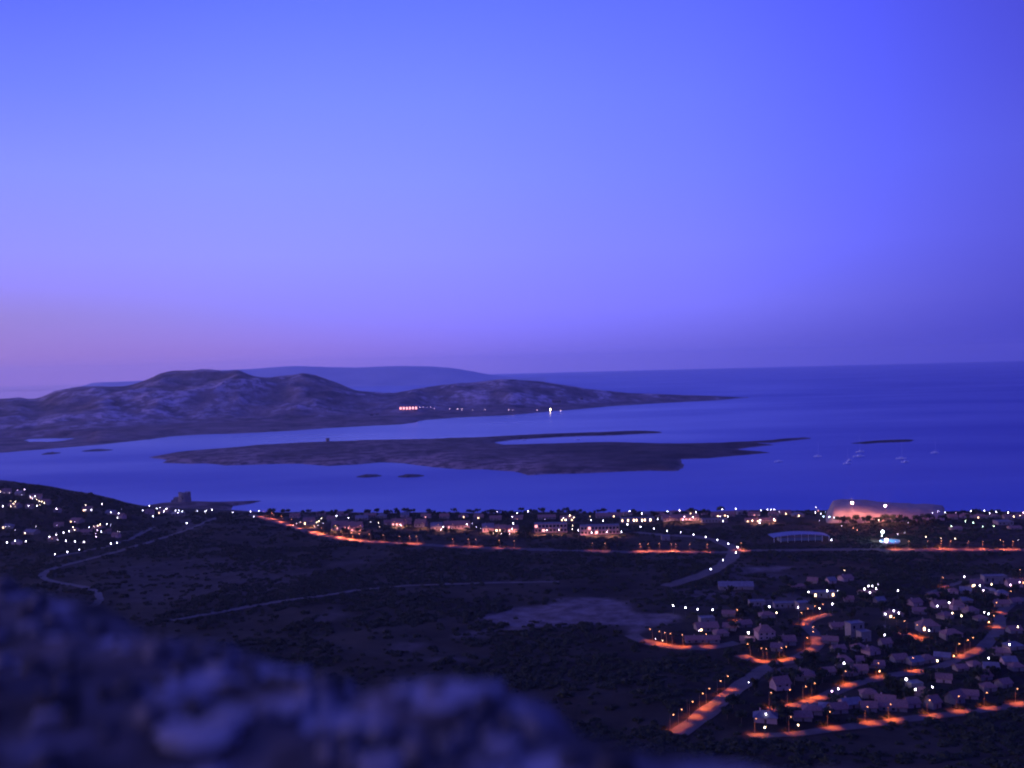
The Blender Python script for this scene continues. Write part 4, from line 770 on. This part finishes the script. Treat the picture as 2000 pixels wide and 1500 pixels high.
# right village
V = [(1440,1152,66,14,'plaster','flatroof','gable','long hall with a pale bluish roof near the crossroads',-.12,.45),
 (1373,1256,66,13,'plaster','tile','gable','long low pale row beside the lane below the bare plot',.0,.25),(1382,1234,42,16,'ochre','tile','gable','dark house with one lamp right of the bare plot',.1,.7),(1382,1217,28,10,'plaster','flatroof','flat','small flat house above the dark houses',.1,.7),
 (1425,1205,24,11,'plaster','tile','gable','grey house left of the orange garden glow',-.2,.7),(1497,1250,34,27,'pink','tile','hip','tall reddish house among the gardens',.1,.8),(1455,1226,26,13,'ochre','tile','gable','ochre house under the orange garden glow',.2,.7),
 (1533,1188,40,10,'plaster','flatroof','flat','long flat pale house in mid village',0,.4),(1574,1192,30,15,'plaster','flatroof','flat','flat bluish house with a lamp at its left corner',.1,.7),(1610,1168,46,12,'plaster','flatroof','flat','blue walled house under one white lamp',.0,.4),
 (1480,1184,30,9,'plaster','flatroof','flat','low flat house at the left of mid village',.0,.6),(1560,1150,30,8,'plaster','tile','gable','faint house on the slope above mid village',.0,.6),
 (1673,1248,30,32,'plaster','flatroof','flat','tall stepped pale house, upper block',.25,.7),(1690,1254,22,20,'plaster','flatroof','flat','lower block leaning on the stepped house',.25,.8),(1700,1166,36,12,'plaster','tile','gable','house carrying five white lights',.0,.6),
 (1749,1208,32,15,'plaster','tile','hip','house carrying three lights beside the stepped house',.1,.7),(1732,1265,20,17,'ochre','tile','gable','ochre house below the stepped house',.2,.8),(1651,1304,32,22,'plaster','tile','hip','domed pale house with a white lamp in front',.0,.9),
 (1527,1350,32,25,'pink','tile','gable','pink gabled house by the village crossing',.3,.8),(1576,1332,36,22,'plaster','tile','hip','bluish roofed house right of the pink gabled house',-.2,.8),(1499,1414,44,22,'pink','flatroof','hip','pink house with a small lamp at the village corner',-.25,.7),
 (1748,1390,52,20,'plaster','tile','gable','wide roofed house above the lowest road',-.2,.6),(1826,1386,24,24,'ochre','tile','gable','narrow gabled house right of the wide roofed house',.5,.9),(1870,1376,30,24,'plaster','tile','gable','pale gabled house towards the right of the lowest road',.5,.8),
 (1848,1334,28,16,'pink','tile','gable','pinkish roof beside the end of the three brilliant lights',-.4,.7),(1908,1304,22,12,'pink','tile','hip','small pink house in the dark garden',.2,.8),(1880,1312,22,12,'ochre','tile','gable','small ochre house left of the small pink one',.1,.8),
 (1873,1192,24,19,'pink','tile','hip','right one of the twin lit villas',.0,.8),(1838,1188,26,14,'pink','tile','gable','left one of the twin lit villas',.1,.8),(1818,1236,38,24,'plaster','tile','hip','round looking white villa with a violet lamp',.0,.8),(1863,1249,36,19,'ochre','tile','hip','dark reddish house right of the round white villa',.1,.7),
 (1945,1141,44,16,'plaster','flatroof','flat','long pale house on the upper lane',.0,.4),(1908,1148,28,14,'plaster','tile','gable','house with warm lights on the upper lane',.1,.7),(1985,1148,28,15,'pink','tile','gable','pink lit house at the right edge of the upper lane',.0,.7),(1830,1172,26,13,'plaster','tile','gable','dim house under the head of the upper lane',.2,.7),
 (1960,1186,26,13,'ochre','tile','gable','house in the bend of the climbing lane',-.2,.7),(1918,1214,22,12,'plaster','tile','hip','house left of the climbing lane bend',.2,.8),(1985,1238,24,14,'plaster','tile','gable','house under the right edge lamp',.1,.8),
 (1990,1312,26,16,'ochre','tile','hip','shadowy house at the right edge above the lowest road',.1,.8),(1790,1352,26,17,'plaster','flatroof','flat','flat house between the brilliant lights',.2,.8),(1690,1300,26,16,'ochre','tile','gable','dark house right of the domed house',-.2,.8),(1760,1296,28,17,'plaster','tile','gable','dim grey house above the climbing lane',.2,.8),
 (1620,1320,24,15,'ochre','tile','gable','dark house under the domed house',.2,.8),(1700,1365,30,18,'ochre','tile','hip','dark house below the pair of lane lamps',-.1,.7),(1640,1395,32,20,'ochre','tile','gable','dark gabled house inside the lowest loop',.2,.7),(1570,1410,34,18,'ochre','tile','gable','dark house right of the corner pink house',-.1,.7),
 (1500,1208,28,12,'plaster','tile','hip','house under the yellow glow in mid village',.1,.7),(1540,1262,30,18,'ochre','tile','gable','dark house inside the hairpin lane',.0,.7)]
for q in V:
    li = (0, 2) if any(k in q[7] for k in ('lit', 'light', 'warm', 'lamp', 'orange')) else ()
    nm, ct = ('hall', 'hall') if 'hall' in q[7] else ('house', 'house')
    house(q[0], q[1], q[2], q[3], q[4], q[5], q[7], q[9], q[8], q[6], 2 if q[3] > 24 else 1, li, name=nm, cat=ct, nwin=3 if nm == 'hall' else None)
ROWS = {'inside the lowest loop': [(1590,1398),(1620,1390),(1665,1384),(1700,1392),(1735,1378)], 'behind the lowest road': [(1785,1384),(1805,1362),(1900,1366),(1935,1352),(1965,1345)],
 'above the climbing lane': [(1660,1322),(1685,1318),(1715,1306),(1790,1300),(1815,1296),(1845,1290)], 'right of the hairpin lane': [(1640,1230),(1625,1258),(1680,1272),(1705,1280),(1640,1276)],
 'among the twin villas': [(1800,1200),(1790,1184),(1900,1200),(1890,1178),(1850,1210)], 'under the upper lane': [(1865,1160),(1890,1160),(1935,1160),(1960,1164),(1985,1180)],
 'above mid village': [(1590,1140),(1625,1140),(1655,1136),(1660,1176),(1720,1178)], 'inside the bare plot edge': [(1410,1244),(1428,1232),(1462,1258),(1520,1272)],
 'in the right edge garden': [(1960,1282),(1975,1300),(1940,1312),(1925,1330),(1985,1270)]}
for zn, ps in ROWS.items():
    for i, (px, py) in enumerate(sorted(ps)):
        sc_ = .75+.5*(py-1130)/270; hw_ = rnd.uniform(20, 30)*sc_
        house(px, py, hw_, rnd.uniform(12, 16)*sc_, rnd.choice(['ochre', 'plaster', 'ochre', 'pink']), rnd.choice(['tile', 'tile', 'tile', 'flatroof']), f'dim house with a low roof, {ordw(i)} from left, {zn}', rnd.uniform(.7, .95), rnd.uniform(-.5, .5), rnd.choice(['gable', 'hip', 'gable']), 1, (rnd.randrange(3),) if rnd.random() < .45 else ())
# canopy hall: shallow pale vault on posts
X, Y, g, _ = G(1566, 1058, 0); w = 112*Y/2000; hp = 4.2; rise = 2.4; dp = 20
r = empty('canopy_hall', (X, Y+dp/2, g), 0); k = 20; v = []; f = []
for s_ in (0, .25):
    for i in range(k+1):
        xx = -w/2+w*i/k; zc = hp+rise*math.sin(math.pi*i/k)**.8+s_
        v += [(xx, -dp/2, zc), (xx, dp/2, zc)]
o_ = 2*(k+1)
for i in range(k): f += [(2*i, 2*i+1, 2*i+3, 2*i+2)[::-1], (o_+2*i, o_+2*i+1, o_+2*i+3, o_+2*i+2), (2*i, 2*i+2, o_+2*i+2, o_+2*i), (2*i+1, o_+2*i+1, o_+2*i+3, 2*i+3)]
ob('canopy', mesh('canopy', v, f, M['canvas']), r)
for i in range(9):
    xx = -w/2+1+(w-2)*i/8; zc = hp+rise*math.sin(math.pi*(xx+w/2)/w)**.8-.05
    MB().tube((xx, -dp/2+.5, -.5), (xx, -dp/2+.5, zc), .16, .16).build('post', M['white'], r)
MB().box(-w*.36, -dp/2+6, -.5, w*.40, dp/2-4, 3.1).build('walls', M['canvas'], r)
tag(r, 'wide hall under a shallow pale blue canopy on posts', 'hall'); HOUSES.append((X, Y+10, 34))
# turquoise pool
X, Y, g, _ = G(1738, 1058, 0); n = 28
r = empty('swimming_pool', (X, Y, g+.15), 0)
def ell(a, b_, z): return [(a*math.cos(2*math.pi*i/n)*(1+.12*math.sin(4*math.pi*i/n)), b_*math.sin(2*math.pi*i/n), z) for i in range(n)]
v = ell(9.6, 11.5, .55)+ell(8.6, 10.3, .55)+ell(9.6, 11.5, -1); f = [(i, (i+1) % n, n+(i+1) % n, n+i) for i in range(n)]+[(2*n+i, 2*n+(i+1) % n, (i+1) % n, i) for i in range(n)]
ob('coping', mesh('coping', v, f, M['tilepool']), r); ob('water', mesh('water', ell(8.7, 10.4, .42), [tuple(range(n))], M['pool']), r)
tag(r, 'rounded turquoise swimming pool with a glow added to its water', 'pool'); HOUSES.append((X, Y, 17))

# ------------------------------------------------------------------ the two watch towers
def tower(px, py, wpx, hpx, label, annex):
    c = sea(px, py); Y = c[1]; w = wpx*Y/2000; h = hpx*Y/2000; z0 = 2.2
    r = empty('watch_tower', (c[0], Y, z0-1)); a = w/2
    body = MB().ring([(a*1.12, -1.5), (a*1.10, h*.1), (a*1.0, h*.72), (a*1.05, h*.76), (a*1.05, h*.82), (a*1.0, h*.83), (a*1.0, h)], 22).build('tower_body', M['stone'], r)
    pb = MB()
    for i in range(12):
        t_ = 2*math.pi*i/12; cx, cy = math.cos(t_)*a*.9, math.sin(t_)*a*.9
        if i % 4 == 0: continue
        pb.box(cx-a*.12, cy-a*.12, h+.003, cx+a*.12, cy+a*.12, h*1.07)
    pb.build('parapet', M['stone'], r)
    MB().box(-.6, -a*1.04, h*.42, .6, -a*.9, h*.42+1.9).build('doorway', M['glass'], r)
    if annex:
        MB().box(-a*1.75, -a*.5, -1, -a*.85, a*.5, h*.58).box(-a*2.2, -a*.4, -1, -a*1.752, a*.4, h*.30).build('stair_annex', M['stone'], r)
    tag(r, label, 'tower', 'watch towers')
tower(361, 983, 23, 19, 'squat round stone watchtower with stair annex on the rocky headland', True)
tower(640, 866, 7, 9, 'tiny round watchtower on the crest of the low island', False)

# ------------------------------------------------------------------ far shore buildings and lights
def asG(px, py):
    d = ray(px, py); ys_ = np.arange(2600, 6500, 4.0); X = d[0]*ys_; Z = H+d[2]*ys_; g = as_z(X, ys_)[0]
    k = np.nonzero(Z <= np.maximum(g, 0))[0]; k = k[0] if len(k) else 400
    return X[k], ys_[k], max(float(g[k]), 0)
def farhouse(px, py, wpx, hpx, wall, label, lit=(), nwin=6, name='far_house'):
    X, Y, g = asG(px, py); w = wpx*Y/2000; h = hpx*Y/2000
    r = empty(name, (X, Y, g-1)); wm = M[wall]
    MB().box(-w/2, -6, -1, w/2, 6, h+1).build('walls', wm, r)
    MB().add([(-w/2-1, -7, h+1.01), (w/2+1, -7, h+1.01), (w/2+1, 7, h+1.01), (-w/2-1, 7, h+1.01), (-w/2, 0, h+3), (w/2, 0, h+3)], [(0, 1, 5, 4), (1, 2, 5), (2, 3, 4, 5), (3, 0, 4), (3, 2, 1, 0)]).build('roof', M['tile'], r)
    for i in range(nwin):
        cx = -w/2+(i+.5)*w/nwin; q = w/nwin*.30
        MB().box(cx-q, -6.1, 1+h*.2, cx+q, -5.9, 1+h*.85).build('window', M['litpink'] if i in lit else M['glass'], r)
    tag(r, label, 'building', 'buildings on the far shore')
farhouse(798, 801, 36, 7, 'pink', 'long orange lit building with six bright openings on the far shore', (0, 1, 2, 3, 4, 5), 6, 'lit_barracks')
farhouse(1087, 786, 17, 4, 'plaster', 'pale unlit building on the slope above the bright far light', (), 4)
farhouse(1136, 781, 6, 4, 'plaster', 'tiny pale hut on the far slope', (), 2)
farhouse(726, 812, 6, 3, 'plaster', 'left tiny pale hut near the far shore', (), 2); farhouse(737, 811, 6, 3, 'plaster', 'right tiny pale hut near the far shore', (), 2)
FL = sorted([(820,797,.25),(827,797,.25),(834,797,.25),(841,797,.25),(849,798,.35),(879,800,.3),(894,800,.35),(902,801,.35),(923,802,.2),(947,802,.4),(994,802,.35),(1002,802,.35),(1050,803,.35),(1075,802,2.2),(1095,804,.6)])
mdim = emit('far_lamp_glow', (1.0, .62, .72), 12); DG = ico(mdim, 'globe')
for i, (px, py, k) in enumerate(FL):
    X, Y, g = asG(px, py+2); hh = 6
    r = empty('shore_lamp', (X, Y, g)); ob('pole', POLE, r, sc=(1.6, 1.6, hh)); ob('foot', FOOT, r)
    rg = .4+1.05*k; ob('globe', GLOBE['y'] if k > 2 else DG, r, (0, 0, hh+rg*.7), sc=(rg, rg, rg*1.3))
    lab = {13: 'brightest warm light on the far shore', 14: 'faint light just right of the brightest far shore light'}.get(i, f'{ordw(i)} faint lamp from the left in the far shore row')
    tag(r, lab, 'lamp', 'lamps on the far shore')

# ------------------------------------------------------------------ moored boats
def boat(px, py, wpx, rot, label, mast=True, first=False):
    c = sea(px, py); L = wpx*1.4*c[1]/2000; r = empty('boat', (c[0], c[1], 0), rot); B = L*.16
    st = [(-.5, .72, .95), (-.3, .95, .9), (0, 1, .9), (.25, .8, 1.0), (.42, .38, 1.12), (.5, .03, 1.2)]; v = []; f = []
    for a, b_, z in st:
        v += [(a*L, -B*b_, z), (a*L, -B*b_*.7, -.25), (a*L*.97, 0, -.5), (a*L, B*b_*.7, -.25), (a*L, B*b_, z)]
    for i in range(len(st)-1):
        for j in range(4): k0 = i*5+j; f.append((k0, k0+5, k0+6, k0+1))
        f.append((i*5+4, i*5+9, i*5+5, i*5))
    f += [(0, 1, 2, 3, 4)]
    ob('hull', mesh('hull', v, f, M['white']), r)
    cb = MB().box(-L*.12, -B*.6, .92, L*.2, B*.6, 1.75)
    cb.add([(L*.202, -B*.55, .95), (L*.202, B*.55, .95), (L*.202, B*.55, 1.7), (L*.202, -B*.55, 1.7), (L*.30, -B*.4, 1.0), (L*.30, B*.4, 1.0)], [(0, 4, 3), (1, 2, 5), (3, 4, 5, 2)])
    cab = cb.build('cabin', M['white'], r); MB().box(-L*.08, -B*.602-.02, 1.2, L*.16, B*.602+.02, 1.5).build('cabin_window', M['glass'], cab)
    if mast:
        MB().tube((L*.08, 0, 1.76), (L*.08, 0, L*1.25), .09, .06).build('mast', M['white'], r)
        MB().tube((L*.07, 0, 2.6), (-L*.36, 0, 2.5), .11, .09).build('boom', M['white'], r)
    else: MB().box(-L*.10, -B*.5, 2.3, L*.08, B*.5, 2.4).tube((-L*.09, -B*.45, 1.76), (-L*.09, -B*.45, 2.3), .05, .05).tube((-L*.09, B*.45, 1.76), (-L*.09, B*.45, 2.3), .05, .05).build('canopy', M['white'], r)
    r.scale = (1, 1, 1.5)
    tag(r, label, 'boat', 'boats moored off the low island')
for q in [(1521,902,12,.15,'white motor boat nearest the point of the low island',False),(1597,892,11,-.2,'pale boat alone between the point and the boat cluster',True),(1655,906,12,.2,'white yacht at the front of the boat cluster',True),(1659,900,8,.4,'small boat close behind the front white yacht',False),
          (1680,883,12,.1,'faint boat at the back of the cluster under the islet',False),(1678,892,17,.1,'long pale boat in the middle of the cluster',True),(1760,896,14,-.1,'left boat of the right hand pair',True),(1768,903,12,.2,'right boat of the right hand pair, nearer',False),(1826,885,11,.1,'faint boat farthest right on the water',True),
          (1023,860,9,.1,'left small boat in the inlet of the low island',False),(1128,859,9,.1,'right small boat in the inlet of the low island',False)]: boat(*q)

# utility pole by the village road
X, Y, g, _ = G(1343, 1411, 0)
r = empty('utility_pole', (X, Y, g)); MB().ring([(.2, -.5), (.19, 2), (.12, 10.3)], 8).build('pole', M['wood'], r); MB().box(-.9, -.07, 9.6, .9, .07, 9.74).build('crossarm', M['wood'], r)
tag(r, 'thin wooden utility pole standing at the edge of the scrub', 'pole')

# ------------------------------------------------------------------ trees
def crown(seed, rx, rz, nl, m, flat=1.0, sz=.55):
    rr = random.Random(seed); v = []; f = []
    cl = [(rr.gauss(0, .42), rr.gauss(0, .42), rr.uniform(-.55, .75)) for _ in range(16)]
    for i in range(nl):
        a, b_, c_ = rr.choice(cl); x_ = (a+rr.gauss(0, .2))*rx; y_ = (b_+rr.gauss(0, .2))*rx; z_ = (c_+rr.gauss(0, .2))*rz
        s_ = sz*rr.uniform(.6, 1.4); q = Vector((rr.gauss(0, 1), rr.gauss(0, 1), rr.gauss(0, 1)+.4)).normalized(); u_ = q.orthogonal().normalized(); w_ = q.cross(u_)
        c0 = Vector((x_, y_, z_)); k0 = len(v)
        v += [c0+u_*s_, c0+w_*s_*.7+q*s_*.2, c0-u_*s_, c0-w_*s_*.7+q*s_*.2]; f.append((k0, k0+1, k0+2, k0+3))
    return v, f
TK = []
for i, (rx, rz, zc, hh, m) in enumerate([(2.6, 2.0, 4.6, 6.4, 'leaf2'), (2.2, 2.3, 3.6, 5.8, 'leaf'), (3.2, 1.5, 5.6, 7.0, 'leaf2')]):
    v, f = crown(i+3, rx, rz, 330, M[m]); v = [(a[0], a[1], a[2]+zc) for a in v]
    cm = mesh('crown', v, f, M[m])
    tb = MB().tube((0, 0, -.4), (.1, .05, zc*.55), .22, .15)
    for k in range(5):
        a = k*1.26+i; tb.tube((.1, .05, zc*.5), (math.cos(a)*rx*.5, math.sin(a)*rx*.5, zc+.2*k-.3), .10, .04, 5)
    TK.append((cm, tb.mesh('trunk', M['bark'])))
trees = []
def near_bad(X, Y, rad=3.0):
    for a, b_, c_ in HOUSES:
        if (a-X)**2+(b_-Y)**2 < (c_+rad*.4)**2: return True
    for w_, wd in ROADPTS:
        if ((w_[:, 0]-X)**2+(w_[:, 1]-Y)**2).min() < (wd/2+rad)**2: return True
    return False
def try_tree(px, py, zone, tall=1.0):
    X, Y, g, _ = G(px, py, 0)
    if near_bad(X, Y) or (px > 1440 and py > 1438-(px-1480)*.119-14): return
    if len(trees) < 296: trees.append((px, X, Y, g, zone, tall))
tz = random.Random(5)
for px in np.arange(515, 1500, 9.5): try_tree(px+tz.uniform(-3, 3), tz.uniform(1003.5, 1011), 'the shore row '+('left of the hotels' if px < 1030 else 'behind the hotels' if px < 1215 else 'right of the hotels'), tz.uniform(.8, 1.25))
for px in np.arange(1640, 1850, 8): try_tree(px, tz.uniform(1019, 1028), 'the belt below the sand bluff', tz.uniform(.9, 1.4))
for px in np.arange(1850, 2000, 10): try_tree(px, tz.uniform(1006, 1016), 'the far right shore belt', tz.uniform(.8, 1.2))
for _ in range(42): try_tree(tz.uniform(560, 1040), tz.uniform(1038, 1052), 'the belt above the main road', tz.uniform(.7, 1.1))
for _ in range(26): try_tree(tz.uniform(5, 245), tz.uniform(985, 1075), 'the left settlement', tz.uniform(.6, .95))
for _ in range(330):
    px_, py_ = tz.uniform(1420, 1995), tz.uniform(1150, 1420)
    try_tree(px_, py_, 'the '+('upper' if py_ < 1225 else 'middle' if py_ < 1310 else 'lower')+' village gardens, '+('left' if px_ < 1700 else 'right')+' half', tz.uniform(.7, 1.15))
zc = {}
for q in sorted(trees):
    px, X, Y, g, zone, tall = q; i = zc.get(zone, 0); zc[zone] = i+1
    cm, tm = TK[tz.randrange(3)]
    r = empty('tree', (X, Y, g-.1), tz.uniform(0, 6.28)); r.scale = (tall*tz.uniform(.9, 1.2), tall*tz.uniform(.9, 1.2), tall)
    ob('crown', cm, r); ob('trunk', tm, r)
    tag(r, f'dark bushy tree, {ordw(i)} from left in {zone}', 'tree', 'dark trees of the settlements')

# ------------------------------------------------------------------ scrub: one mass of bushes over the open land
sr = np.random.RandomState(4)
N = 52000
yy = 330+(sr.rand(N)**.8)*950; tt = sr.uniform(-.60, .60, N); X = tt*yy; Y = yy
s_ = shoreY(tt)-Y; bi = np.clip(((X-GX0)/GS).astype(int), 0, len(gx)-1); bj = np.clip(((Y-GY0)/GS).astype(int), 0, len(gy)-1)
den = 0.12+1.1*sstep(.40, .60, vn(X/70, Y/70, 61)*.6+vn(X/23, Y/23, 62)*.4)
pxs = 1000+2000*tt
den = den*(1-.95*np.clip(bare[bj, bi]*1.3, 0, 1))
ok = (s_ > 24) & (sr.rand(N) < den)
for w_, wd in ROADPTS:
    for q in w_[::2]: ok &= ((X-q[0])**2+(Y-q[1])**2) > (wd/2+1.0)**2
for a, b_, c_ in HOUSES: ok &= ((X-a)**2+(Y-b_)**2) > (c_+2)**2
for a, b_ in LAMPXY: ok &= ((X-a)**2+(Y-b_)**2) > 7
X, Y = X[ok], Y[ok]; Z = gz(X, Y)
pm = bpy.data.meshes.new('scrub'); pm.vertices.add(len(X)); pm.vertices.foreach_set('co', np.stack([X, Y, Z], 1).astype(np.float32).reshape(-1)); pm.update()
sa = pm.attributes.new('size', 'FLOAT', 'POINT'); sa.data.foreach_set('value', (sr.gamma(5, .2, len(X))*1.25+.35).astype(np.float32))
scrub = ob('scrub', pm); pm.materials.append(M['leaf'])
ng = bpy.data.node_groups.new('scrub_bushes', 'GeometryNodeTree'); ng.interface.new_socket('Geometry', in_out='INPUT', socket_type='NodeSocketGeometry'); ng.interface.new_socket('Geometry', in_out='OUTPUT', socket_type='NodeSocketGeometry')
gn = ng.nodes.new; gl = ng.links.new
gi, go = gn('NodeGroupInput'), gn('NodeGroupOutput'); icn = gn('GeometryNodeMeshIcoSphere'); icn.inputs['Subdivisions'].default_value = 3; icn.inputs['Radius'].default_value = 1
spn = gn('GeometryNodeSetPosition'); nzn = gn('ShaderNodeTexNoise'); nzn.inputs['Scale'].default_value = 2.6; nzn.inputs['Detail'].default_value = 2
pos = gn('GeometryNodeInputPosition'); gl(pos.outputs[0], nzn.inputs['Vector'])
mr = gn('ShaderNodeMapRange'); mr.inputs[1].default_value = .3; mr.inputs[2].default_value = .7; mr.inputs[3].default_value = -.5; mr.inputs[4].default_value = .45; gl(nzn.outputs['Fac'], mr.inputs[0])
vm = gn('ShaderNodeVectorMath'); vm.operation = 'SCALE'; gl(pos.outputs[0], vm.inputs[0]); gl(mr.outputs[0], vm.inputs['Scale']); gl(vm.outputs[0], spn.inputs['Offset']); gl(icn.outputs['Mesh'], spn.inputs['Geometry'])
smt = gn('GeometryNodeSetMaterial'); smt.inputs['Material'].default_value = M['leaf']; gl(spn.outputs[0], smt.inputs['Geometry'])
m2p = gn('GeometryNodeMeshToPoints'); gl(gi.outputs[0], m2p.inputs['Mesh'])
iop = gn('GeometryNodeInstanceOnPoints'); gl(m2p.outputs[0], iop.inputs['Points']); gl(smt.outputs[0], iop.inputs['Instance'])
rv = gn('FunctionNodeRandomValue'); rv.data_type = 'FLOAT_VECTOR'; rv.inputs['Max'].default_value = (0.3, 0.3, 6.28); gl(rv.outputs['Value'], iop.inputs['Rotation'])
na = gn('GeometryNodeInputNamedAttribute'); na.data_type = 'FLOAT'; na.inputs['Name'].default_value = 'size'
cv = gn('ShaderNodeCombineXYZ'); mm = gn('ShaderNodeMath'); mm.operation = 'MULTIPLY'; mm.inputs[1].default_value = .62
gl(na.outputs['Attribute'], cv.inputs[0]); gl(na.outputs['Attribute'], cv.inputs[1]); gl(na.outputs['Attribute'], mm.inputs[0]); gl(mm.outputs[0], cv.inputs[2]); gl(cv.outputs[0], iop.inputs['Scale'])
gl(iop.outputs[0], go.inputs[0])
md = scrub.modifiers.new('bushes', 'NODES'); md.node_group = ng
tag(scrub, 'dense dark macchia scrub covering the open slopes', 'scrub', kind='stuff')

# ------------------------------------------------------------------ the rock ledge right before the camera, out of focus
LZ = H-0.25
RIM = [(-500,1080),(-200,1098),(0,1125),(80,1135),(150,1165),(210,1205),(300,1222),(380,1228),(470,1250),(540,1275),(640,1295),(720,1318),(800,1330),(880,1330),(960,1326),(1020,1355),(1100,1400),(1200,1430),(1300,1452),(1420,1475),(1560,1490),(1750,1520),(2000,1600)]
def atz(px, py, z): d = ray(px, py); k = (z-H)/d[2]; return np.array([d[0]*k, k])
rim = [tuple(atz(a, b_, LZ)) for a, b_ in RIM]+[(1.2, .1), (1.3, -1.2), (-2.2, -1.2), (-2.2, rnd.uniform(.9, 1))]
LX, LY = np.meshgrid(np.arange(-1.9, 1.1, .011), np.arange(-.6, 1.75, .011))
sd = sdist(LX, LY, rim)+fbm(LX*9, LY*9, 77, 3)*.03
LZZ = LZ+fbm(LX*5, LY*5, 12, 5)*.013+fbm(LX*22, LY*22, 19, 3)*.006+np.where(sd > 0, 0, -(-sd)**1.25*2.4)-np.clip(.05-sd, 0, .05)*.25
ml = landmat('weathered_dark_granite', (0.020, 0.016, 0.012), (0.19, 0.155, 0.145), 9, pale=(0.46, 0.42, 0.42), lo=.36, hi=.72)
lich = sstep(.60, .72, vn(LX*16, LY*16, 91)*.6+vn(LX*40, LY*40, 92)*.4)*.8
tag(ob('rock_ledge', grid_mesh('rock_ledge', LX, LY, LZZ, ml, [('pale', lich)])), 'dark lichen spotted rock ledge blurred at the bottom of the view', 'rock ledge', kind='structure')
def gravel():
    import bmesh
    b_ = bmesh.new(); bmesh.ops.create_icosphere(b_, subdivisions=1, radius=1); bv = np.array([v_.co[:] for v_ in b_.verts]); bf = np.array([[v_.index for v_ in f_.verts] for f_ in b_.faces]); b_.free()
    g_ = np.random.RandomState(8); n_ = 5200; X = g_.uniform(-1.3, .9, n_); Y = g_.uniform(.35, 1.6, n_); s_ = sdist(X, Y, rim); k = (s_ > .012)&(g_.rand(n_) < .25+.9*sstep(.35, .65, vn(X*6, Y*6, 5))); X = X[k]; Y = Y[k]; n_ = len(X)
    jx = ((X+1.9)/.011).astype(int); jy = ((Y+.6)/.011).astype(int); Z = LZZ[jy, jx]; sz = g_.gamma(2.2, .0020, n_)+.002
    V = bv[None]*(1+.5*(g_.rand(n_, len(bv), 1)-.5)); a = g_.uniform(0, 6.28, n_)[:, None]; c, s2 = np.cos(a), np.sin(a)
    V = V*np.stack([sz*1.3, sz, sz*.65], 1)[:, None]; V = np.stack([V[..., 0]*c-V[..., 1]*s2, V[..., 0]*s2+V[..., 1]*c, V[..., 2]], -1)+np.stack([X, Y, Z+sz*.2], 1)[:, None]
    F = bf[None]+(np.arange(n_)*len(bv))[:, None, None]
    return mesh('gravel', V.reshape(-1, 3), F.reshape(-1, 3), mat('mixed_gravel', (0.02, 0.017, 0.014), (0.24, 0.215, 0.21), 14, .9, detail=2, lo=.42, hi=.68))
tag(ob('gravel', gravel()), 'loose mixed gravel and chips on the rock ledge', 'gravel', kind='stuff')
mst = mat('pale_quartz', (0.16, 0.145, 0.145), (0.46, 0.43, 0.44), 30, .85, bump=.002)
def stone_mesh(seed):
    import bmesh
    b_ = bmesh.new(); bmesh.ops.create_icosphere(b_, subdivisions=3, radius=1); rr = random.Random(seed); o_ = Vector((rr.uniform(0, 9),)*3)
    from mathutils import noise as mn
    for v_ in b_.verts: v_.co *= 1+.62*mn.noise(v_.co*1.4+o_)+.25*mn.noise(v_.co*3.3+o_)
    for f_ in b_.faces: f_.smooth = True
    me = bpy.data.meshes.new('pale_stone'); b_.to_mesh(me); b_.free(); me.materials.append(mst); return me
SM = [stone_mesh(i) for i in range(4)]
ST = [(640,1385,135,70,'large pale stone in the middle of the rock ledge'),(570,1372,95,85,'rounded pale stone left of the large middle stone'),(700,1400,70,45,'flat pale stone at the right end of the large middle stone'),(395,1420,150,50,'broad flat pale stone low on the left part of the ledge'),(450,1400,80,50,'pale stone topping the broad flat one'),
      (860,1352,170,50,'long pale stone near the outer rim of the ledge'),(790,1345,60,45,'small pale stone left of the long rim stone'),(945,1330,75,45,'pale stone at the tip of the outer rim'),(825,1370,50,36,'small pale stone below the long rim stone'),(670,1322,42,50,'small upright pale stone on the rim above the large stone'),
      (525,1295,80,42,'pale stone on the rim left of the upright one'),(580,1284,50,28,'little flat stone between the rim stones'),(240,1262,32,26,'little pale stone on the upper left of the ledge'),(338,1322,46,26,'small flat pale stone in the left part of the ledge'),(452,1264,34,24,'little pale stone near the left rim'),(430,1303,44,44,'dim pale stone left of the rim stones'),
      (270,1340,38,34,'dim little stone in the dark left hollow'),(745,1475,95,70,'pale stone at the bottom of the view'),(410,1488,70,45,'pale stone cut by the bottom of the view'),(1440,1482,90,40,'dim pale stone low on the right rim'),(1200,1470,70,34,'dim stone right of centre near the bottom'),(95,1390,60,44,'dim stone at the far left of the ledge'),(985,1440,70,40,'dim stone right of the bottom pale stone')]
for i, (px, py, wp, hp_, lab) in enumerate(ST):
    d = ray(px, py); P_ = atz(px, py, LZ+.006); sc_ = P_[1]/2000
    jx = int(np.clip((P_[0]+1.9)/.011, 0, LX.shape[1]-1)); jy = int(np.clip((P_[1]+.6)/.011, 0, LX.shape[0]-1))
    zz_ = float(LZZ[jy, jx]); a = wp*sc_/2; b_ = hp_*sc_/2
    o = ob('pale_stone', SM[i % 4], None, (P_[0], P_[1], zz_+b_*.08), rnd.uniform(-.4, .4), (a*1.08, a*rnd.uniform(.8, 1.2), b_*.30))
    tag(o, lab, 'stone', 'pale stones on the ledge')
